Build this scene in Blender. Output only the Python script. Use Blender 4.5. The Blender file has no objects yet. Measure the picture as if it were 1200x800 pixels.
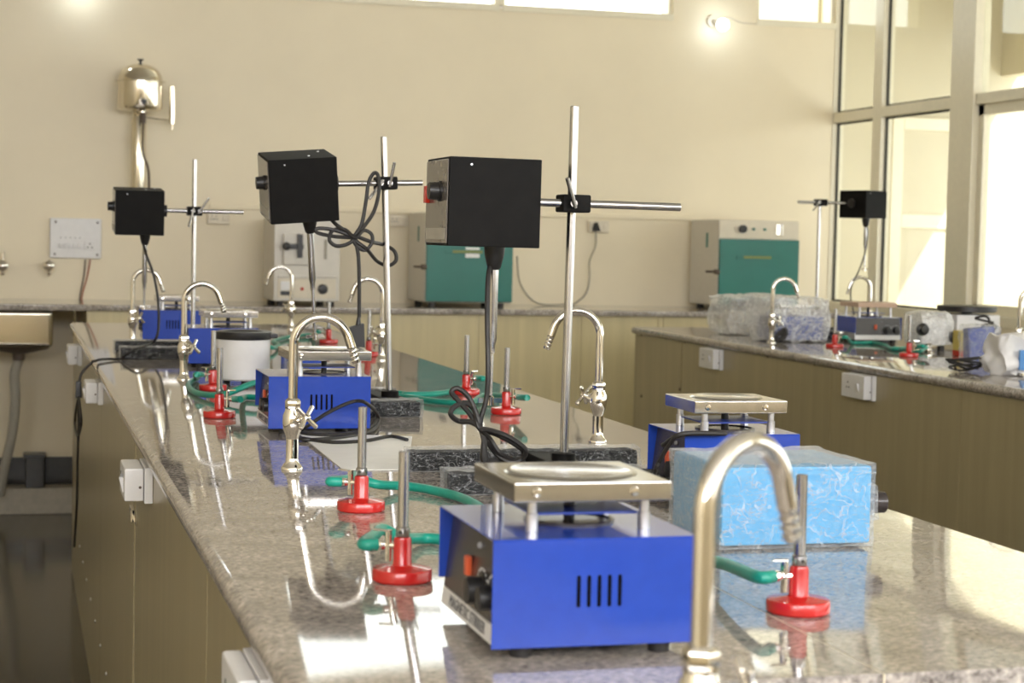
import bpy, bmesh, math, random
from mathutils import Vector, Matrix, Euler, noise as mnoise

random.seed(7)
SC = bpy.context.scene
COL = SC.collection
PI = math.pi

# ------------------------------------------------------------------ camera
CAM_Z = 1.46
F_PX = 2150.0
YAW, PITCH, ROLL = 0.266268, 0.056471, 0.021668


def cam_axes():
    cy, sy, cp, sp = math.cos(YAW), math.sin(YAW), math.cos(PITCH), math.sin(PITCH)
    f = Vector((sy * cp, cy * cp, -sp))
    r = Vector((cy, -sy, 0))
    u = r.cross(f)
    c, s = math.cos(ROLL), math.sin(ROLL)
    return c * r + s * u, -s * r + c * u, f


AX_R, AX_U, AX_F = cam_axes()
cam_data = bpy.data.cameras.new('camera')
cam_data.sensor_width = 36.0
cam_data.lens = F_PX / 1200.0 * 36.0
cam_data.clip_start = 0.05
cam_data.clip_end = 200
cam_data.dof.use_dof = True
cam_data.dof.focus_distance = 3.2
cam_data.dof.aperture_fstop = 9.0
cam = bpy.data.objects.new('camera', cam_data)
COL.objects.link(cam)
m = Matrix((AX_R, AX_U, -AX_F)).transposed().to_4x4()
m.translation = (0, 0, CAM_Z)
cam.matrix_world = m
SC.camera = cam


def ray(px, py):
    return AX_F * F_PX + AX_R * (px - 600) - AX_U * (py - 400)


def at(px, py, z=1.06):          # photo pixel -> point on a level plane
    d = ray(px, py)
    return d * ((z - CAM_Z) / d.z) + Vector((0, 0, CAM_Z))


def ay(px, py, y):               # photo pixel -> point at a given distance into the room
    d = ray(px, py)
    return d * (y / d.y) + Vector((0, 0, CAM_Z))


def ax(px, py, x):               # photo pixel -> point on a side plane
    d = ray(px, py)
    return d * (x / d.x) + Vector((0, 0, CAM_Z))


# ------------------------------------------------------------------ world, sun, exposure
W = bpy.data.worlds.new('world')
SC.world = W
W.use_nodes = True
bg = W.node_tree.nodes['Background']
bg.inputs['Color'].default_value = (0.98, 0.98, 1.0, 1)
bg.inputs['Strength'].default_value = 3.8

sun_d = bpy.data.lights.new('sun', 'SUN')
sun_d.energy = 7.0
sun_d.angle = 0.01
sun_d.color = (1.0, 0.95, 0.86)
sun = bpy.data.objects.new('sun', sun_d)
COL.objects.link(sun)
sun.rotation_euler = Vector((-0.41, 0.56, -0.72)).to_track_quat('-Z', 'Y').to_euler()


def portal(name, loc, direction, sx, sy):
    l = bpy.data.lights.new(name, 'AREA')
    l.shape = 'RECTANGLE'
    l.size, l.size_y = sx, sy
    l.cycles.is_portal = True
    o = bpy.data.objects.new(name, l)
    COL.objects.link(o)
    o.location = loc
    o.rotation_euler = Vector(direction).to_track_quat('-Z', 'Z' if abs(direction[2]) < .5 else 'Y').to_euler()
    return o


def fill_light(name, loc, direction, sx, sy, power, color):
    l = bpy.data.lights.new(name, 'AREA')
    l.shape = 'RECTANGLE'
    l.size, l.size_y = sx, sy
    l.energy = power
    l.color = color
    o = bpy.data.objects.new(name, l)
    COL.objects.link(o)
    o.location = loc
    o.rotation_euler = Vector(direction).to_track_quat('-Z', 'Z').to_euler()
    return o


SC.view_settings.view_transform = 'Standard'
SC.view_settings.look = 'None'
SC.view_settings.gamma = 1.0
SC.view_settings.use_curve_mapping = False
SC.view_settings.exposure = 0.27

# room extents
WALL_Y = 9.75
PART_X = 4.52
LEFT_X = -3.2
FRONT_Y = -2.6
CEIL_Z = 3.45
FILL_COLOR = (0.97, 0.96, 1.0)
WIN_ADDED = [(-2.9, -1.2), (-0.9, 0.8), (1.1, 2.6), (2.8, 4.3)]      # unseen high windows added for their light, like those in the back wall
WF_Z0, WF_Z1 = 2.25, 3.25
for i, (a, b) in enumerate(WIN_ADDED):
    fill_light('added_front_fill', ((a + b) / 2, FRONT_Y + 0.06, (WF_Z0 + WF_Z1) / 2), (0, 1, -0.08), b - a, WF_Z1 - WF_Z0, 62, FILL_COLOR)  # added area lamps, out of view, brightening the room from behind the camera
portal('corridor_portal', (6.47, 4.2, 1.8), (-1, 0, 0), 13.5, 1.7)
portal('clerestory_portal', (2.7, WALL_Y + 0.1, 3.0), (0, -1, 0), 3.8, 0.6)


# ------------------------------------------------------------------ materials
MATS = {}


def new_mat(name):
    mt = bpy.data.materials.new(name)
    mt.use_nodes = True
    nt = mt.node_tree
    return mt, nt, nt.nodes['Principled BSDF']


def N(nt, kind, **kw):
    n = nt.nodes.new(kind)
    for k, v in kw.items():
        if k in n.inputs:
            n.inputs[k].default_value = v
        else:
            setattr(n, k, v)
    return n


def ramp(nt, stops):
    n = nt.nodes.new('ShaderNodeValToRGB')
    e = n.color_ramp.elements
    while len(e) < len(stops):
        e.new(0.5)
    for i, (p, c) in enumerate(stops):
        e[i].position = p
        e[i].color = (*c, 1) if len(c) == 3 else c
    return n


def simple(name, color, rough=0.5, metal=0.0, spec=0.5, var=0.06, scale=30.0, bump=0.0, coat=0.0, aniso=None):
    """principled with slight procedural mottling, so no surface is a dead flat colour"""
    if name in MATS:
        return MATS[name]
    mt, nt, b = new_mat(name)
    tc = N(nt, 'ShaderNodeTexCoord')
    nz = N(nt, 'ShaderNodeTexNoise', Scale=scale, Detail=4.0, Roughness=0.6)
    if aniso:
        mp = N(nt, 'ShaderNodeMapping')
        mp.inputs['Scale'].default_value = aniso
        nt.links.new(tc.outputs['Object'], mp.inputs['Vector'])
        nt.links.new(mp.outputs['Vector'], nz.inputs['Vector'])
    else:
        nt.links.new(tc.outputs['Object'], nz.inputs['Vector'])
    lo = tuple(max(0, c * (1 - var)) for c in color)
    hi = tuple(min(1, c * (1 + var)) for c in color)
    rp = ramp(nt, [(0.3, lo), (0.7, hi)])
    nt.links.new(nz.outputs['Fac'], rp.inputs['Fac'])
    nt.links.new(rp.outputs['Color'], b.inputs['Base Color'])
    b.inputs['Roughness'].default_value = rough
    b.inputs['Metallic'].default_value = metal
    b.inputs['Specular IOR Level'].default_value = spec
    b.inputs['Coat Weight'].default_value = coat
    if bump:
        bp = N(nt, 'ShaderNodeBump', Strength=bump, Distance=0.002)
        nt.links.new(nz.outputs['Fac'], bp.inputs['Height'])
        nt.links.new(bp.outputs['Normal'], b.inputs['Normal'])
    MATS[name] = mt
    return mt


def granite():
    mt, nt, b = new_mat('polished_granite')
    tc = N(nt, 'ShaderNodeTexCoord')
    mp = N(nt, 'ShaderNodeMapping')
    mp.inputs['Scale'].default_value = (0.75, 1.15, 1.0)
    nt.links.new(tc.outputs['Object'], mp.inputs['Vector'])
    big = N(nt, 'ShaderNodeTexNoise', Scale=14.0, Detail=6.0, Roughness=0.7)
    fine = N(nt, 'ShaderNodeTexNoise', Scale=150.0, Detail=3.0, Roughness=0.7)
    vor = N(nt, 'ShaderNodeTexVoronoi', Scale=170.0)
    for n in (big, fine, vor):
        nt.links.new(mp.outputs['Vector'], n.inputs['Vector'])
    r1 = ramp(nt, [(0.32, (0.235, 0.21, 0.19)), (0.5, (0.335, 0.30, 0.27)), (0.68, (0.43, 0.39, 0.35))])
    nt.links.new(big.outputs['Fac'], r1.inputs['Fac'])
    r2 = ramp(nt, [(0.3, (0.10, 0.085, 0.075)), (0.5, (0.5, 0.5, 0.5)), (0.72, (0.95, 0.93, 0.88))])
    nt.links.new(fine.outputs['Fac'], r2.inputs['Fac'])
    mx = N(nt, 'ShaderNodeMixRGB', blend_type='OVERLAY')
    mx.inputs['Fac'].default_value = 0.9
    nt.links.new(r1.outputs['Color'], mx.inputs['Color1'])
    nt.links.new(r2.outputs['Color'], mx.inputs['Color2'])
    r3 = ramp(nt, [(0.0, (0.25, 0.23, 0.21)), (0.16, (1, 1, 1))])
    nt.links.new(vor.outputs['Distance'], r3.inputs['Fac'])
    mx2 = N(nt, 'ShaderNodeMixRGB', blend_type='MULTIPLY')
    mx2.inputs['Fac'].default_value = 0.6
    nt.links.new(mx.outputs['Color'], mx2.inputs['Color1'])
    nt.links.new(r3.outputs['Color'], mx2.inputs['Color2'])
    nt.links.new(mx2.outputs['Color'], b.inputs['Base Color'])
    b.inputs['Roughness'].default_value = 0.045
    b.inputs['Specular IOR Level'].default_value = 0.5
    MATS['granite'] = mt
    return mt


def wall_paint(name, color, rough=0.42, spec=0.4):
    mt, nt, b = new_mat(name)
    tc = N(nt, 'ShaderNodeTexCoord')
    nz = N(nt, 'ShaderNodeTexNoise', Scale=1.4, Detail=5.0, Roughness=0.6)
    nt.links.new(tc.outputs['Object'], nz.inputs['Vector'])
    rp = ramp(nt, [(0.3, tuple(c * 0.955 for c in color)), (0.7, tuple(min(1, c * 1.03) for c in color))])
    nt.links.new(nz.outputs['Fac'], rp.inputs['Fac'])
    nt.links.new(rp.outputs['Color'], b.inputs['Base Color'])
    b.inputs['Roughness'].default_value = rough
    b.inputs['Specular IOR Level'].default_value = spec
    n2 = N(nt, 'ShaderNodeTexNoise', Scale=160.0, Detail=2.0)
    nt.links.new(tc.outputs['Object'], n2.inputs['Vector'])
    bp = N(nt, 'ShaderNodeBump', Strength=0.06, Distance=0.002)
    nt.links.new(n2.outputs['Fac'], bp.inputs['Height'])
    nt.links.new(bp.outputs['Normal'], b.inputs['Normal'])
    MATS[name] = mt
    return mt


def laminate(name, color):
    """panel laminate with faint vertical streaks"""
    mt, nt, b = new_mat(name)
    tc = N(nt, 'ShaderNodeTexCoord')
    mp = N(nt, 'ShaderNodeMapping')
    mp.inputs['Scale'].default_value = (9.0, 9.0, 0.5)
    nt.links.new(tc.outputs['Object'], mp.inputs['Vector'])
    nz = N(nt, 'ShaderNodeTexNoise', Scale=2.2, Detail=5.0, Roughness=0.6)
    nt.links.new(mp.outputs['Vector'], nz.inputs['Vector'])
    rp = ramp(nt, [(0.3, tuple(c * 0.9 for c in color)), (0.72, tuple(c * 1.08 for c in color))])
    nt.links.new(nz.outputs['Fac'], rp.inputs['Fac'])
    nt.links.new(rp.outputs['Color'], b.inputs['Base Color'])
    b.inputs['Roughness'].default_value = 0.28
    MATS[name] = mt
    return mt


def film(name, cover=0.35, tint=(0.9, 0.92, 0.93), scale=18.0, crease_glint=0.35):
    """crumpled clear film: mostly see-through, milky where it folds, glossy"""
    mt, nt, b = new_mat(name)
    out = nt.nodes['Material Output']
    tc = N(nt, 'ShaderNodeTexCoord')
    mp = N(nt, 'ShaderNodeMapping')
    mp.inputs['Scale'].default_value = (1.0, 1.0, 1.0)
    mp.inputs['Rotation'].default_value = (0.4, 0.7, 0.5)
    nt.links.new(tc.outputs['Object'], mp.inputs['Vector'])
    st = N(nt, 'ShaderNodeMapping')
    st.inputs['Scale'].default_value = (1.0, 6.0, 1.0)
    nt.links.new(mp.outputs['Vector'], st.inputs['Vector'])
    nz = N(nt, 'ShaderNodeTexNoise', Scale=scale, Detail=6.0, Roughness=0.7, Distortion=0.6)
    nt.links.new(st.outputs['Vector'], nz.inputs['Vector'])
    rp0 = ramp(nt, [(0.36, (cover * .35,) * 3), (0.60, (cover,) * 3), (0.72, (min(1, cover * 1.6),) * 3)])
    nt.links.new(nz.outputs['Fac'], rp0.inputs['Fac'])
    # crinkle highlights painted as thin bright lines running across each other
    cre = []
    for rot, sc_ in (((0.3, 0.9, 0.4), (1.0, 7.0, 1.0)), ((-0.6, 0.2, 1.3), (1.0, 1.0, 6.0))):
        m2 = N(nt, 'ShaderNodeMapping')
        m2.inputs['Rotation'].default_value = rot
        m2.inputs['Scale'].default_value = sc_
        nt.links.new(tc.outputs['Object'], m2.inputs['Vector'])
        n2 = N(nt, 'ShaderNodeTexNoise', Scale=scale * .8, Detail=2.0, Roughness=0.5, Distortion=0.15)
        nt.links.new(m2.outputs['Vector'], n2.inputs['Vector'])
        r2 = ramp(nt, [(0.478, (0, 0, 0)), (0.5, (crease_glint,) * 3), (0.522, (0, 0, 0))])
        nt.links.new(n2.outputs['Fac'], r2.inputs['Fac'])
        cre.append(r2)
    mxc = N(nt, 'ShaderNodeMath', operation='MAXIMUM')
    nt.links.new(cre[0].outputs['Color'], mxc.inputs[0])
    nt.links.new(cre[1].outputs['Color'], mxc.inputs[1])
    rp = N(nt, 'ShaderNodeMixRGB', blend_type='ADD')
    rp.inputs['Fac'].default_value = 1.0
    nt.links.new(rp0.outputs['Color'], rp.inputs['Color1'])
    nt.links.new(mxc.outputs[0], rp.inputs['Color2'])
    lw = N(nt, 'ShaderNodeLayerWeight', Blend=0.35)
    ad = N(nt, 'ShaderNodeMath', operation='ADD')
    ad.use_clamp = True
    ml = N(nt, 'ShaderNodeMath', operation='MULTIPLY')
    ml.inputs[1].default_value = 0.5
    nt.links.new(lw.outputs['Facing'], ml.inputs[0])
    nt.links.new(rp.outputs['Color'], ad.inputs[0])
    nt.links.new(ml.outputs[0], ad.inputs[1])
    b.inputs['Base Color'].default_value = (*tint, 1)
    b.inputs['Roughness'].default_value = 0.12
    b.inputs['Specular IOR Level'].default_value = 0.8
    bp = N(nt, 'ShaderNodeBump', Strength=0.9, Distance=0.006)
    nt.links.new(nz.outputs['Fac'], bp.inputs['Height'])
    nt.links.new(bp.outputs['Normal'], b.inputs['Normal'])
    tr = N(nt, 'ShaderNodeBsdfTransparent')
    mx = N(nt, 'ShaderNodeMixShader')
    nt.links.new(ad.outputs[0], mx.inputs['Fac'])
    nt.links.new(tr.outputs[0], mx.inputs[1])
    nt.links.new(b.outputs[0], mx.inputs[2])
    nt.links.new(mx.outputs[0], out.inputs['Surface'])
    MATS[name] = mt
    return mt


def pane_glass():
    mt, nt, b = new_mat('window_glass')
    out = nt.nodes['Material Output']
    nt.nodes.remove(b)
    tr = N(nt, 'ShaderNodeBsdfTransparent')
    tr.inputs['Color'].default_value = (0.95, 0.97, 0.93, 1)
    gl = N(nt, 'ShaderNodeBsdfGlossy', Roughness=0.0)
    lw = N(nt, 'ShaderNodeLayerWeight', Blend=0.5)
    pw = N(nt, 'ShaderNodeMath', operation='POWER')
    pw.inputs[1].default_value = 4.0
    fr = N(nt, 'ShaderNodeMath', operation='MULTIPLY_ADD')
    fr.inputs[1].default_value = 0.6
    fr.inputs[2].default_value = 0.035
    nt.links.new(lw.outputs['Facing'], pw.inputs[0])
    nt.links.new(pw.outputs[0], fr.inputs[0])
    mx = N(nt, 'ShaderNodeMixShader')
    nt.links.new(fr.outputs[0], mx.inputs['Fac'])
    nt.links.new(tr.outputs[0], mx.inputs[1])
    nt.links.new(gl.outputs[0], mx.inputs[2])
    nt.links.new(mx.outputs[0], out.inputs['Surface'])
    MATS['glass'] = mt


def emitter(name, color, strength):
    mt, nt, b = new_mat(name)
    b.inputs['Base Color'].default_value = (*color, 1)
    b.inputs['Emission Color'].default_value = (*color, 1)
    b.inputs['Emission Strength'].default_value = strength
    MATS[name] = mt


granite()
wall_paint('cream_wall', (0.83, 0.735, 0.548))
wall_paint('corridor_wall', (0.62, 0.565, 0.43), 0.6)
wall_paint('white_ceiling', (0.80, 0.77, 0.70), 0.7)
laminate('olive_laminate', (0.36, 0.305, 0.18))
laminate('cream_laminate', (0.62, 0.53, 0.31))
film('clear_film', 0.12, scale=42.0, crease_glint=0.26)
film('film_on_black', 0.025, (0.85, 0.87, 0.9), 60.0, crease_glint=0.3)
film('milky_film', 0.34, (0.9, 0.9, 0.9), 16.0, crease_glint=0.4)
pane_glass()
emitter('bulb_glow', (0.82, 0.92, 1.0), 16.0)
simple('blue_coat', (0.013, 0.052, 0.37), 0.24, var=0.05, scale=60, spec=0.5, coat=0.5)
simple('dark_blue_coat', (0.02, 0.05, 0.28), 0.35, var=0.05)
simple('sky_blue', (0.05, 0.33, 0.62), 0.4, var=0.05)
simple('steel_sheet', (0.60, 0.575, 0.54), 0.17, 1.0, var=0.06, scale=40, aniso=(1, 14, 1))
simple('rod_steel', (0.50, 0.49, 0.49), 0.22, 1.0, var=0.05)
simple('chrome', (0.82, 0.79, 0.74), 0.06, 1.0, var=0.03)
simple('polished_steel', (0.74, 0.68, 0.57), 0.12, 1.0, var=0.03)
simple('red_enamel', (0.50, 0.012, 0.010), 0.25, var=0.08, coat=0.3)
simple('green_rubber', (0.010, 0.29, 0.215), 0.35, var=0.15, scale=25)
simple('black_coat', (0.0065, 0.006, 0.0055), 0.55, var=0.2, spec=0.10)
simple('black_plastic', (0.014, 0.013, 0.013), 0.38, var=0.2)
simple('black_rubber', (0.018, 0.016, 0.015), 0.5, var=0.2)
simple('panel_grey', (0.15, 0.135, 0.12), 0.16, var=0.1)
simple('panel_dark', (0.035, 0.028, 0.027), 0.25, var=0.12)
simple('aluminium', (0.60, 0.60, 0.62), 0.3, 1.0)
simple('white_plastic', (0.74, 0.73, 0.73), 0.32, var=0.03)
simple('cream_plastic', (0.70, 0.63, 0.50), 0.4, var=0.03)
simple('cream_enamel', (0.66, 0.62, 0.55), 0.35, var=0.03)
simple('teal_enamel', (0.008, 0.155, 0.125), 0.35, var=0.06, scale=8)
simple('frame_cream', (0.80, 0.74, 0.58), 0.35, var=0.03)
simple('slot_black', (0.004, 0.004, 0.005), 0.8, spec=0.05)
simple('orange_lens', (0.62, 0.10, 0.035), 0.3)
simple('gasket', (0.02, 0.02, 0.015), 0.6)
simple('paper', (0.88, 0.87, 0.84), 0.5, var=0.03)
simple('dark_floor', (0.10, 0.085, 0.062), 0.13, var=0.25, scale=5)
simple('skirting_black', (0.02, 0.018, 0.015), 0.3, var=0.3)
simple('red_lens', (0.55, 0.03, 0.015), 0.25)
simple('lettering', (0.12, 0.12, 0.13), 0.5)
simple('print_white', (0.75, 0.75, 0.75), 0.5)
simple('gold_plate', (0.20, 0.24, 0.06), 0.4)
simple('grey_cable', (0.36, 0.33, 0.26), 0.5)
simple('red_cable', (0.42, 0.12, 0.06), 0.5)
simple('brown_cable', (0.10, 0.07, 0.05), 0.5)
simple('grey_lens', (0.35, 0.35, 0.36), 0.2)
simple('sink_white', (0.74, 0.78, 0.84), 0.25, var=0.03)
simple('yellow_card', (0.60, 0.48, 0.12), 0.5)
simple('pink_reflection', (0.52, 0.36, 0.26), 0.5)  # hot plate colour with a wood reflection painted in
simple('pvc_grey', (0.42, 0.40, 0.35), 0.45)
simple('concrete', (0.45, 0.42, 0.36), 0.8, var=0.1)
simple('blue_print', (0.10, 0.28, 0.62), 0.4)


# ------------------------------------------------------------------ geometry helpers
class G:
    """collects shapes and links them as ONE mesh object"""

    def __init__(s, M=None):
        s.v, s.f = [], []
        s.M = M

    def _add(s, vs, fs):
        k = len(s.v)
        if s.M is not None:
            vs = [s.M @ Vector(v) for v in vs]
        s.v += [tuple(v) for v in vs]
        s.f += [tuple(i + k for i in f) for f in fs]
        return s

    def box(s, lo, hi, rz=0.0):
        (x0, y0, z0), (x1, y1, z1) = lo, hi
        vs = [(x0, y0, z0), (x1, y0, z0), (x1, y1, z0), (x0, y1, z0), (x0, y0, z1), (x1, y0, z1), (x1, y1, z1), (x0, y1, z1)]
        if rz:
            c = Vector(((x0 + x1) / 2, (y0 + y1) / 2, 0))
            R = Matrix.Rotation(rz, 3, 'Z')
            vs = [R @ (Vector(v) - c) + c for v in vs]
        return s._add(vs, [(0, 3, 2, 1), (4, 5, 6, 7), (0, 1, 5, 4), (1, 2, 6, 5), (2, 3, 7, 6), (3, 0, 4, 7)])

    def hexa(s, vs):
        return s._add(vs, [(0, 3, 2, 1), (4, 5, 6, 7), (0, 1, 5, 4), (1, 2, 6, 5), (2, 3, 7, 6), (3, 0, 4, 7)])

    def cyl(s, a, b, r, r2=None, n=16):
        return s.tube([a, b], [r, r if r2 is None else r2], n)

    def tube(s, pts, r, n=10):
        pts = [Vector(p) for p in pts]
        rs = r if isinstance(r, (list, tuple)) else [r] * len(pts)
        T = []
        for i in range(len(pts)):
            a = pts[max(0, i - 1)]
            b = pts[min(len(pts) - 1, i + 1)]
            t = b - a
            T.append(t.normalized() if t.length > 1e-9 else Vector((0, 0, 1)))
        up = Vector((0, 0, 1)) if abs(T[0].z) < 0.9 else Vector((1, 0, 0))
        nrm = T[0].cross(up).normalized()
        vs, fs = [], []
        for i, p in enumerate(pts):
            nrm = (nrm - T[i] * nrm.dot(T[i]))
            nrm = nrm.normalized() if nrm.length > 1e-6 else T[i].orthogonal().normalized()
            bn = T[i].cross(nrm)
            for k in range(n):
                a = 2 * PI * k / n
                vs.append(p + (nrm * math.cos(a) + bn * math.sin(a)) * rs[i])
        for i in range(len(pts) - 1):
            for k in range(n):
                a, b = i * n + k, i * n + (k + 1) % n
                fs.append((a, b, b + n, a + n))
        fs.append(tuple(range(n - 1, -1, -1)))
        fs.append(tuple(range((len(pts) - 1) * n, len(pts) * n)))
        return s._add(vs, fs)

    def lathe(s, prof, c=(0, 0, 0), n=28, axis='Z'):
        vs, fs = [], []
        for (r, z) in prof:
            for k in range(n):
                a = 2 * PI * k / n
                p = Vector((r * math.cos(a), r * math.sin(a), z))
                if axis == 'X':
                    p = Vector((p.z, p.x, p.y))
                elif axis == 'Y':
                    p = Vector((p.y, p.z, p.x))
                vs.append(p + Vector(c))
        for i in range(len(prof) - 1):
            for k in range(n):
                a, b = i * n + k, i * n + (k + 1) % n
                fs.append((a, b, b + n, a + n))
        fs.append(tuple(range(n - 1, -1, -1)))
        fs.append(tuple(range((len(prof) - 1) * n, len(prof) * n)))
        return s._add(vs, fs)

    def crumple(s, lo, hi, amp=0.004, res=0.02, seed=0, freq=30.0, bulge=0.0):
        """a box shell, finely divided and pushed in and out like loose film"""
        lo, hi = Vector(lo), Vector(hi)
        d = hi - lo
        n = [max(2, min(26, int(d[i] / res))) for i in range(3)]
        idx = {}
        vs, fs = [], []
        cen = (lo + hi) / 2

        def vert(i, j, k):
            key = (i, j, k)
            if key not in idx:
                p = Vector((lo.x + d.x * i / n[0], lo.y + d.y * j / n[1], lo.z + d.z * k / n[2]))
                q = p * freq + Vector((seed * 7.1, seed * 3.3, seed))
                nv = Vector((mnoise.noise(q), mnoise.noise(q + Vector((31, 0, 0))), mnoise.noise(q + Vector((0, 57, 0)))))
                u = Vector(((p.x - cen.x) / (d.x / 2), (p.y - cen.y) / (d.y / 2), (p.z - cen.z) / (d.z / 2)))
                if bulge:
                    shrink = 1 - bulge * (u.length_squared - 1) * 0.5
                    p = Vector((cen.x + (p.x - cen.x) * shrink, cen.y + (p.y - cen.y) * shrink, max(lo.z, cen.z + (p.z - cen.z) * shrink)))
                p = p + nv * amp
                p.z = max(p.z, lo.z)
                idx[key] = len(vs)
                vs.append(p)
            return idx[key]

        for a in range(3):
            b, c = (a + 1) % 3, (a + 2) % 3
            for side in (0, n[a]):
                for i in range(n[b]):
                    for j in range(n[c]):
                        def q(ii, jj):
                            t = [0, 0, 0]
                            t[a], t[b], t[c] = side, ii, jj
                            return vert(*t)
                        f = (q(i, j), q(i + 1, j), q(i + 1, j + 1), q(i, j + 1))
                        fs.append(f if side else f[::-1])
        return s._add(vs, fs)

    def obj(s, name, mat, parent=None, bevel=0.0, seg=2, angle=35, smooth=True):
        o0 = parent.location if parent is not None else Vector((0, 0, 0))
        if parent is not None and parent.parent is not None:
            o0 = o0 + parent.parent.location
        me = bpy.data.meshes.new(name)
        me.from_pydata([tuple(Vector(v) - o0) for v in s.v], [], s.f)
        if bevel:
            bm = bmesh.new()
            bm.from_mesh(me)
            es = [e for e in bm.edges if len(e.link_faces) == 2 and e.calc_face_angle(0) > math.radians(30)]
            bmesh.ops.bevel(bm, geom=es, offset=bevel, segments=seg, affect='EDGES', profile=0.5, clamp_overlap=True)
            bm.to_mesh(me)
            bm.free()
        if smooth:
            me.shade_smooth()
            me.set_sharp_from_angle(angle=math.radians(angle))
        me.update()
        me.materials.append(MATS[mat])
        o = bpy.data.objects.new(name, me)
        COL.objects.link(o)
        if bevel:
            o.modifiers.new('weighted_normal', 'WEIGHTED_NORMAL').keep_sharp = True
        if parent is not None:
            o.parent = parent
        return o


def tag(o, label, cat, group=None):
    o['label'] = label
    o['category'] = cat
    if group:
        o['group'] = group
    return o


def thing(name, label, cat, loc=(0, 0, 0), group=None):
    o = bpy.data.objects.new(name, None)
    o.empty_display_size = 0.05
    COL.objects.link(o)
    o.location = loc
    return tag(o, label, cat, group)


def struct(o):
    o['kind'] = 'structure'
    return o


def copy_tree(o, parent=None):
    c = o.copy()
    COL.objects.link(c)
    c.parent = parent
    for ch in [k for k in bpy.data.objects if k.parent == o]:
        copy_tree(ch, c)
    return c


def smooth(pts, k=6, closed=False):
    """Catmull-Rom through the points"""
    P = [Vector(p) for p in pts]
    out = []
    for i in range(len(P) - 1):
        p0, p1, p2, p3 = P[max(0, i - 1)], P[i], P[i + 1], P[min(len(P) - 1, i + 2)]
        for j in range(k):
            t = j / k
            out.append(0.5 * ((2 * p1) + (-p0 + p2) * t + (2 * p0 - 5 * p1 + 4 * p2 - p3) * t * t + (-p0 + 3 * p1 - 3 * p2 + p3) * t ** 3))
    out.append(P[-1])
    return out


def text_mesh(name, body, size, mat, parent, M):
    cu = bpy.data.curves.new(name, 'FONT')
    cu.body = body
    cu.size = size
    cu.align_x = 'CENTER'
    cu.align_y = 'CENTER'
    cu.extrude = 0.0002
    cu.resolution_u = 2
    tmp = bpy.data.objects.new(name + '_tmp', cu)
    COL.objects.link(tmp)
    dg = bpy.context.evaluated_depsgraph_get()
    me = bpy.data.meshes.new_from_object(tmp.evaluated_get(dg))
    bpy.data.objects.remove(tmp)
    o0 = parent.location + (parent.parent.location if parent.parent else Vector((0, 0, 0)))
    me.transform(Matrix.Translation(-o0) @ M)
    me.materials.clear()
    me.materials.append(MATS[mat])
    me.name = name
    o = bpy.data.objects.new(name, me)
    COL.objects.link(o)
    o.parent = parent
    return o


BENCH_Z = 1.06
CTR_Z = 1.094


# ================================================================== THE SETTING
g = G()
g.box((LEFT_X - .2, FRONT_Y - .2, -0.1), (PART_X + 0.06, WALL_Y + .2, 0.0))
struct(g.obj('floor', 'dark_floor'))
g = G()
g.box((LEFT_X - .2, FRONT_Y - .2, CEIL_Z), (PART_X + 0.06, WALL_Y + .2, CEIL_Z + .15))
struct(g.obj('ceiling', 'white_ceiling'))

# back wall with its row of high windows
CL_Z0, CL_Z1 = 2.725, 3.30
CLERE = [(1.15, 2.526), (2.585, 3.532), (4.076, 4.52)]
g = G()
g.box((LEFT_X, WALL_Y, 0), (PART_X + .06, WALL_Y + .2, CL_Z0 - .02))
g.box((LEFT_X, WALL_Y, CL_Z1 + .02), (PART_X + .06, WALL_Y + .2, CEIL_Z))
xs = [LEFT_X, CLERE[0][0] - .02, CLERE[1][1] + .02, CLERE[2][0] - .02, CLERE[2][1] + .02, PART_X + .06]
for a, b in ((xs[0], xs[1]), (xs[2], xs[3]), (xs[4], xs[5])):
    g.box((a, WALL_Y, CL_Z0 - .02), (b, WALL_Y + .2, CL_Z1 + .02))
wall_back = struct(g.obj('wall_back', 'cream_wall', smooth=False))
for i, (a, b) in enumerate(CLERE):
    w = bpy.data.objects.new('window_%d' % (i + 1), None)
    COL.objects.link(w)
    w.location = (a, WALL_Y + .05, CL_Z0)
    struct(w)
    e = .03 if i < 2 else .02
    g = G()
    g.box((a - .02, WALL_Y - .012, CL_Z0 - .035), (b + .02, WALL_Y + .09, CL_Z0))
    g.box((a - .02, WALL_Y + .02, CL_Z1), (b + .02, WALL_Y + .09, CL_Z1 + .02))
    g.box((a - e, WALL_Y + .02, CL_Z0), (a, WALL_Y + .09, CL_Z1))
    g.box((b, WALL_Y + .02, CL_Z0), (b + e, WALL_Y + .09, CL_Z1))
    g.obj('window_frame', 'frame_cream', w, smooth=False)
    g = G()
    g.box((a, WALL_Y + .05, CL_Z0), (b, WALL_Y + .054, CL_Z1))
    g.obj('pane', 'glass', w, smooth=False)

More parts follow.
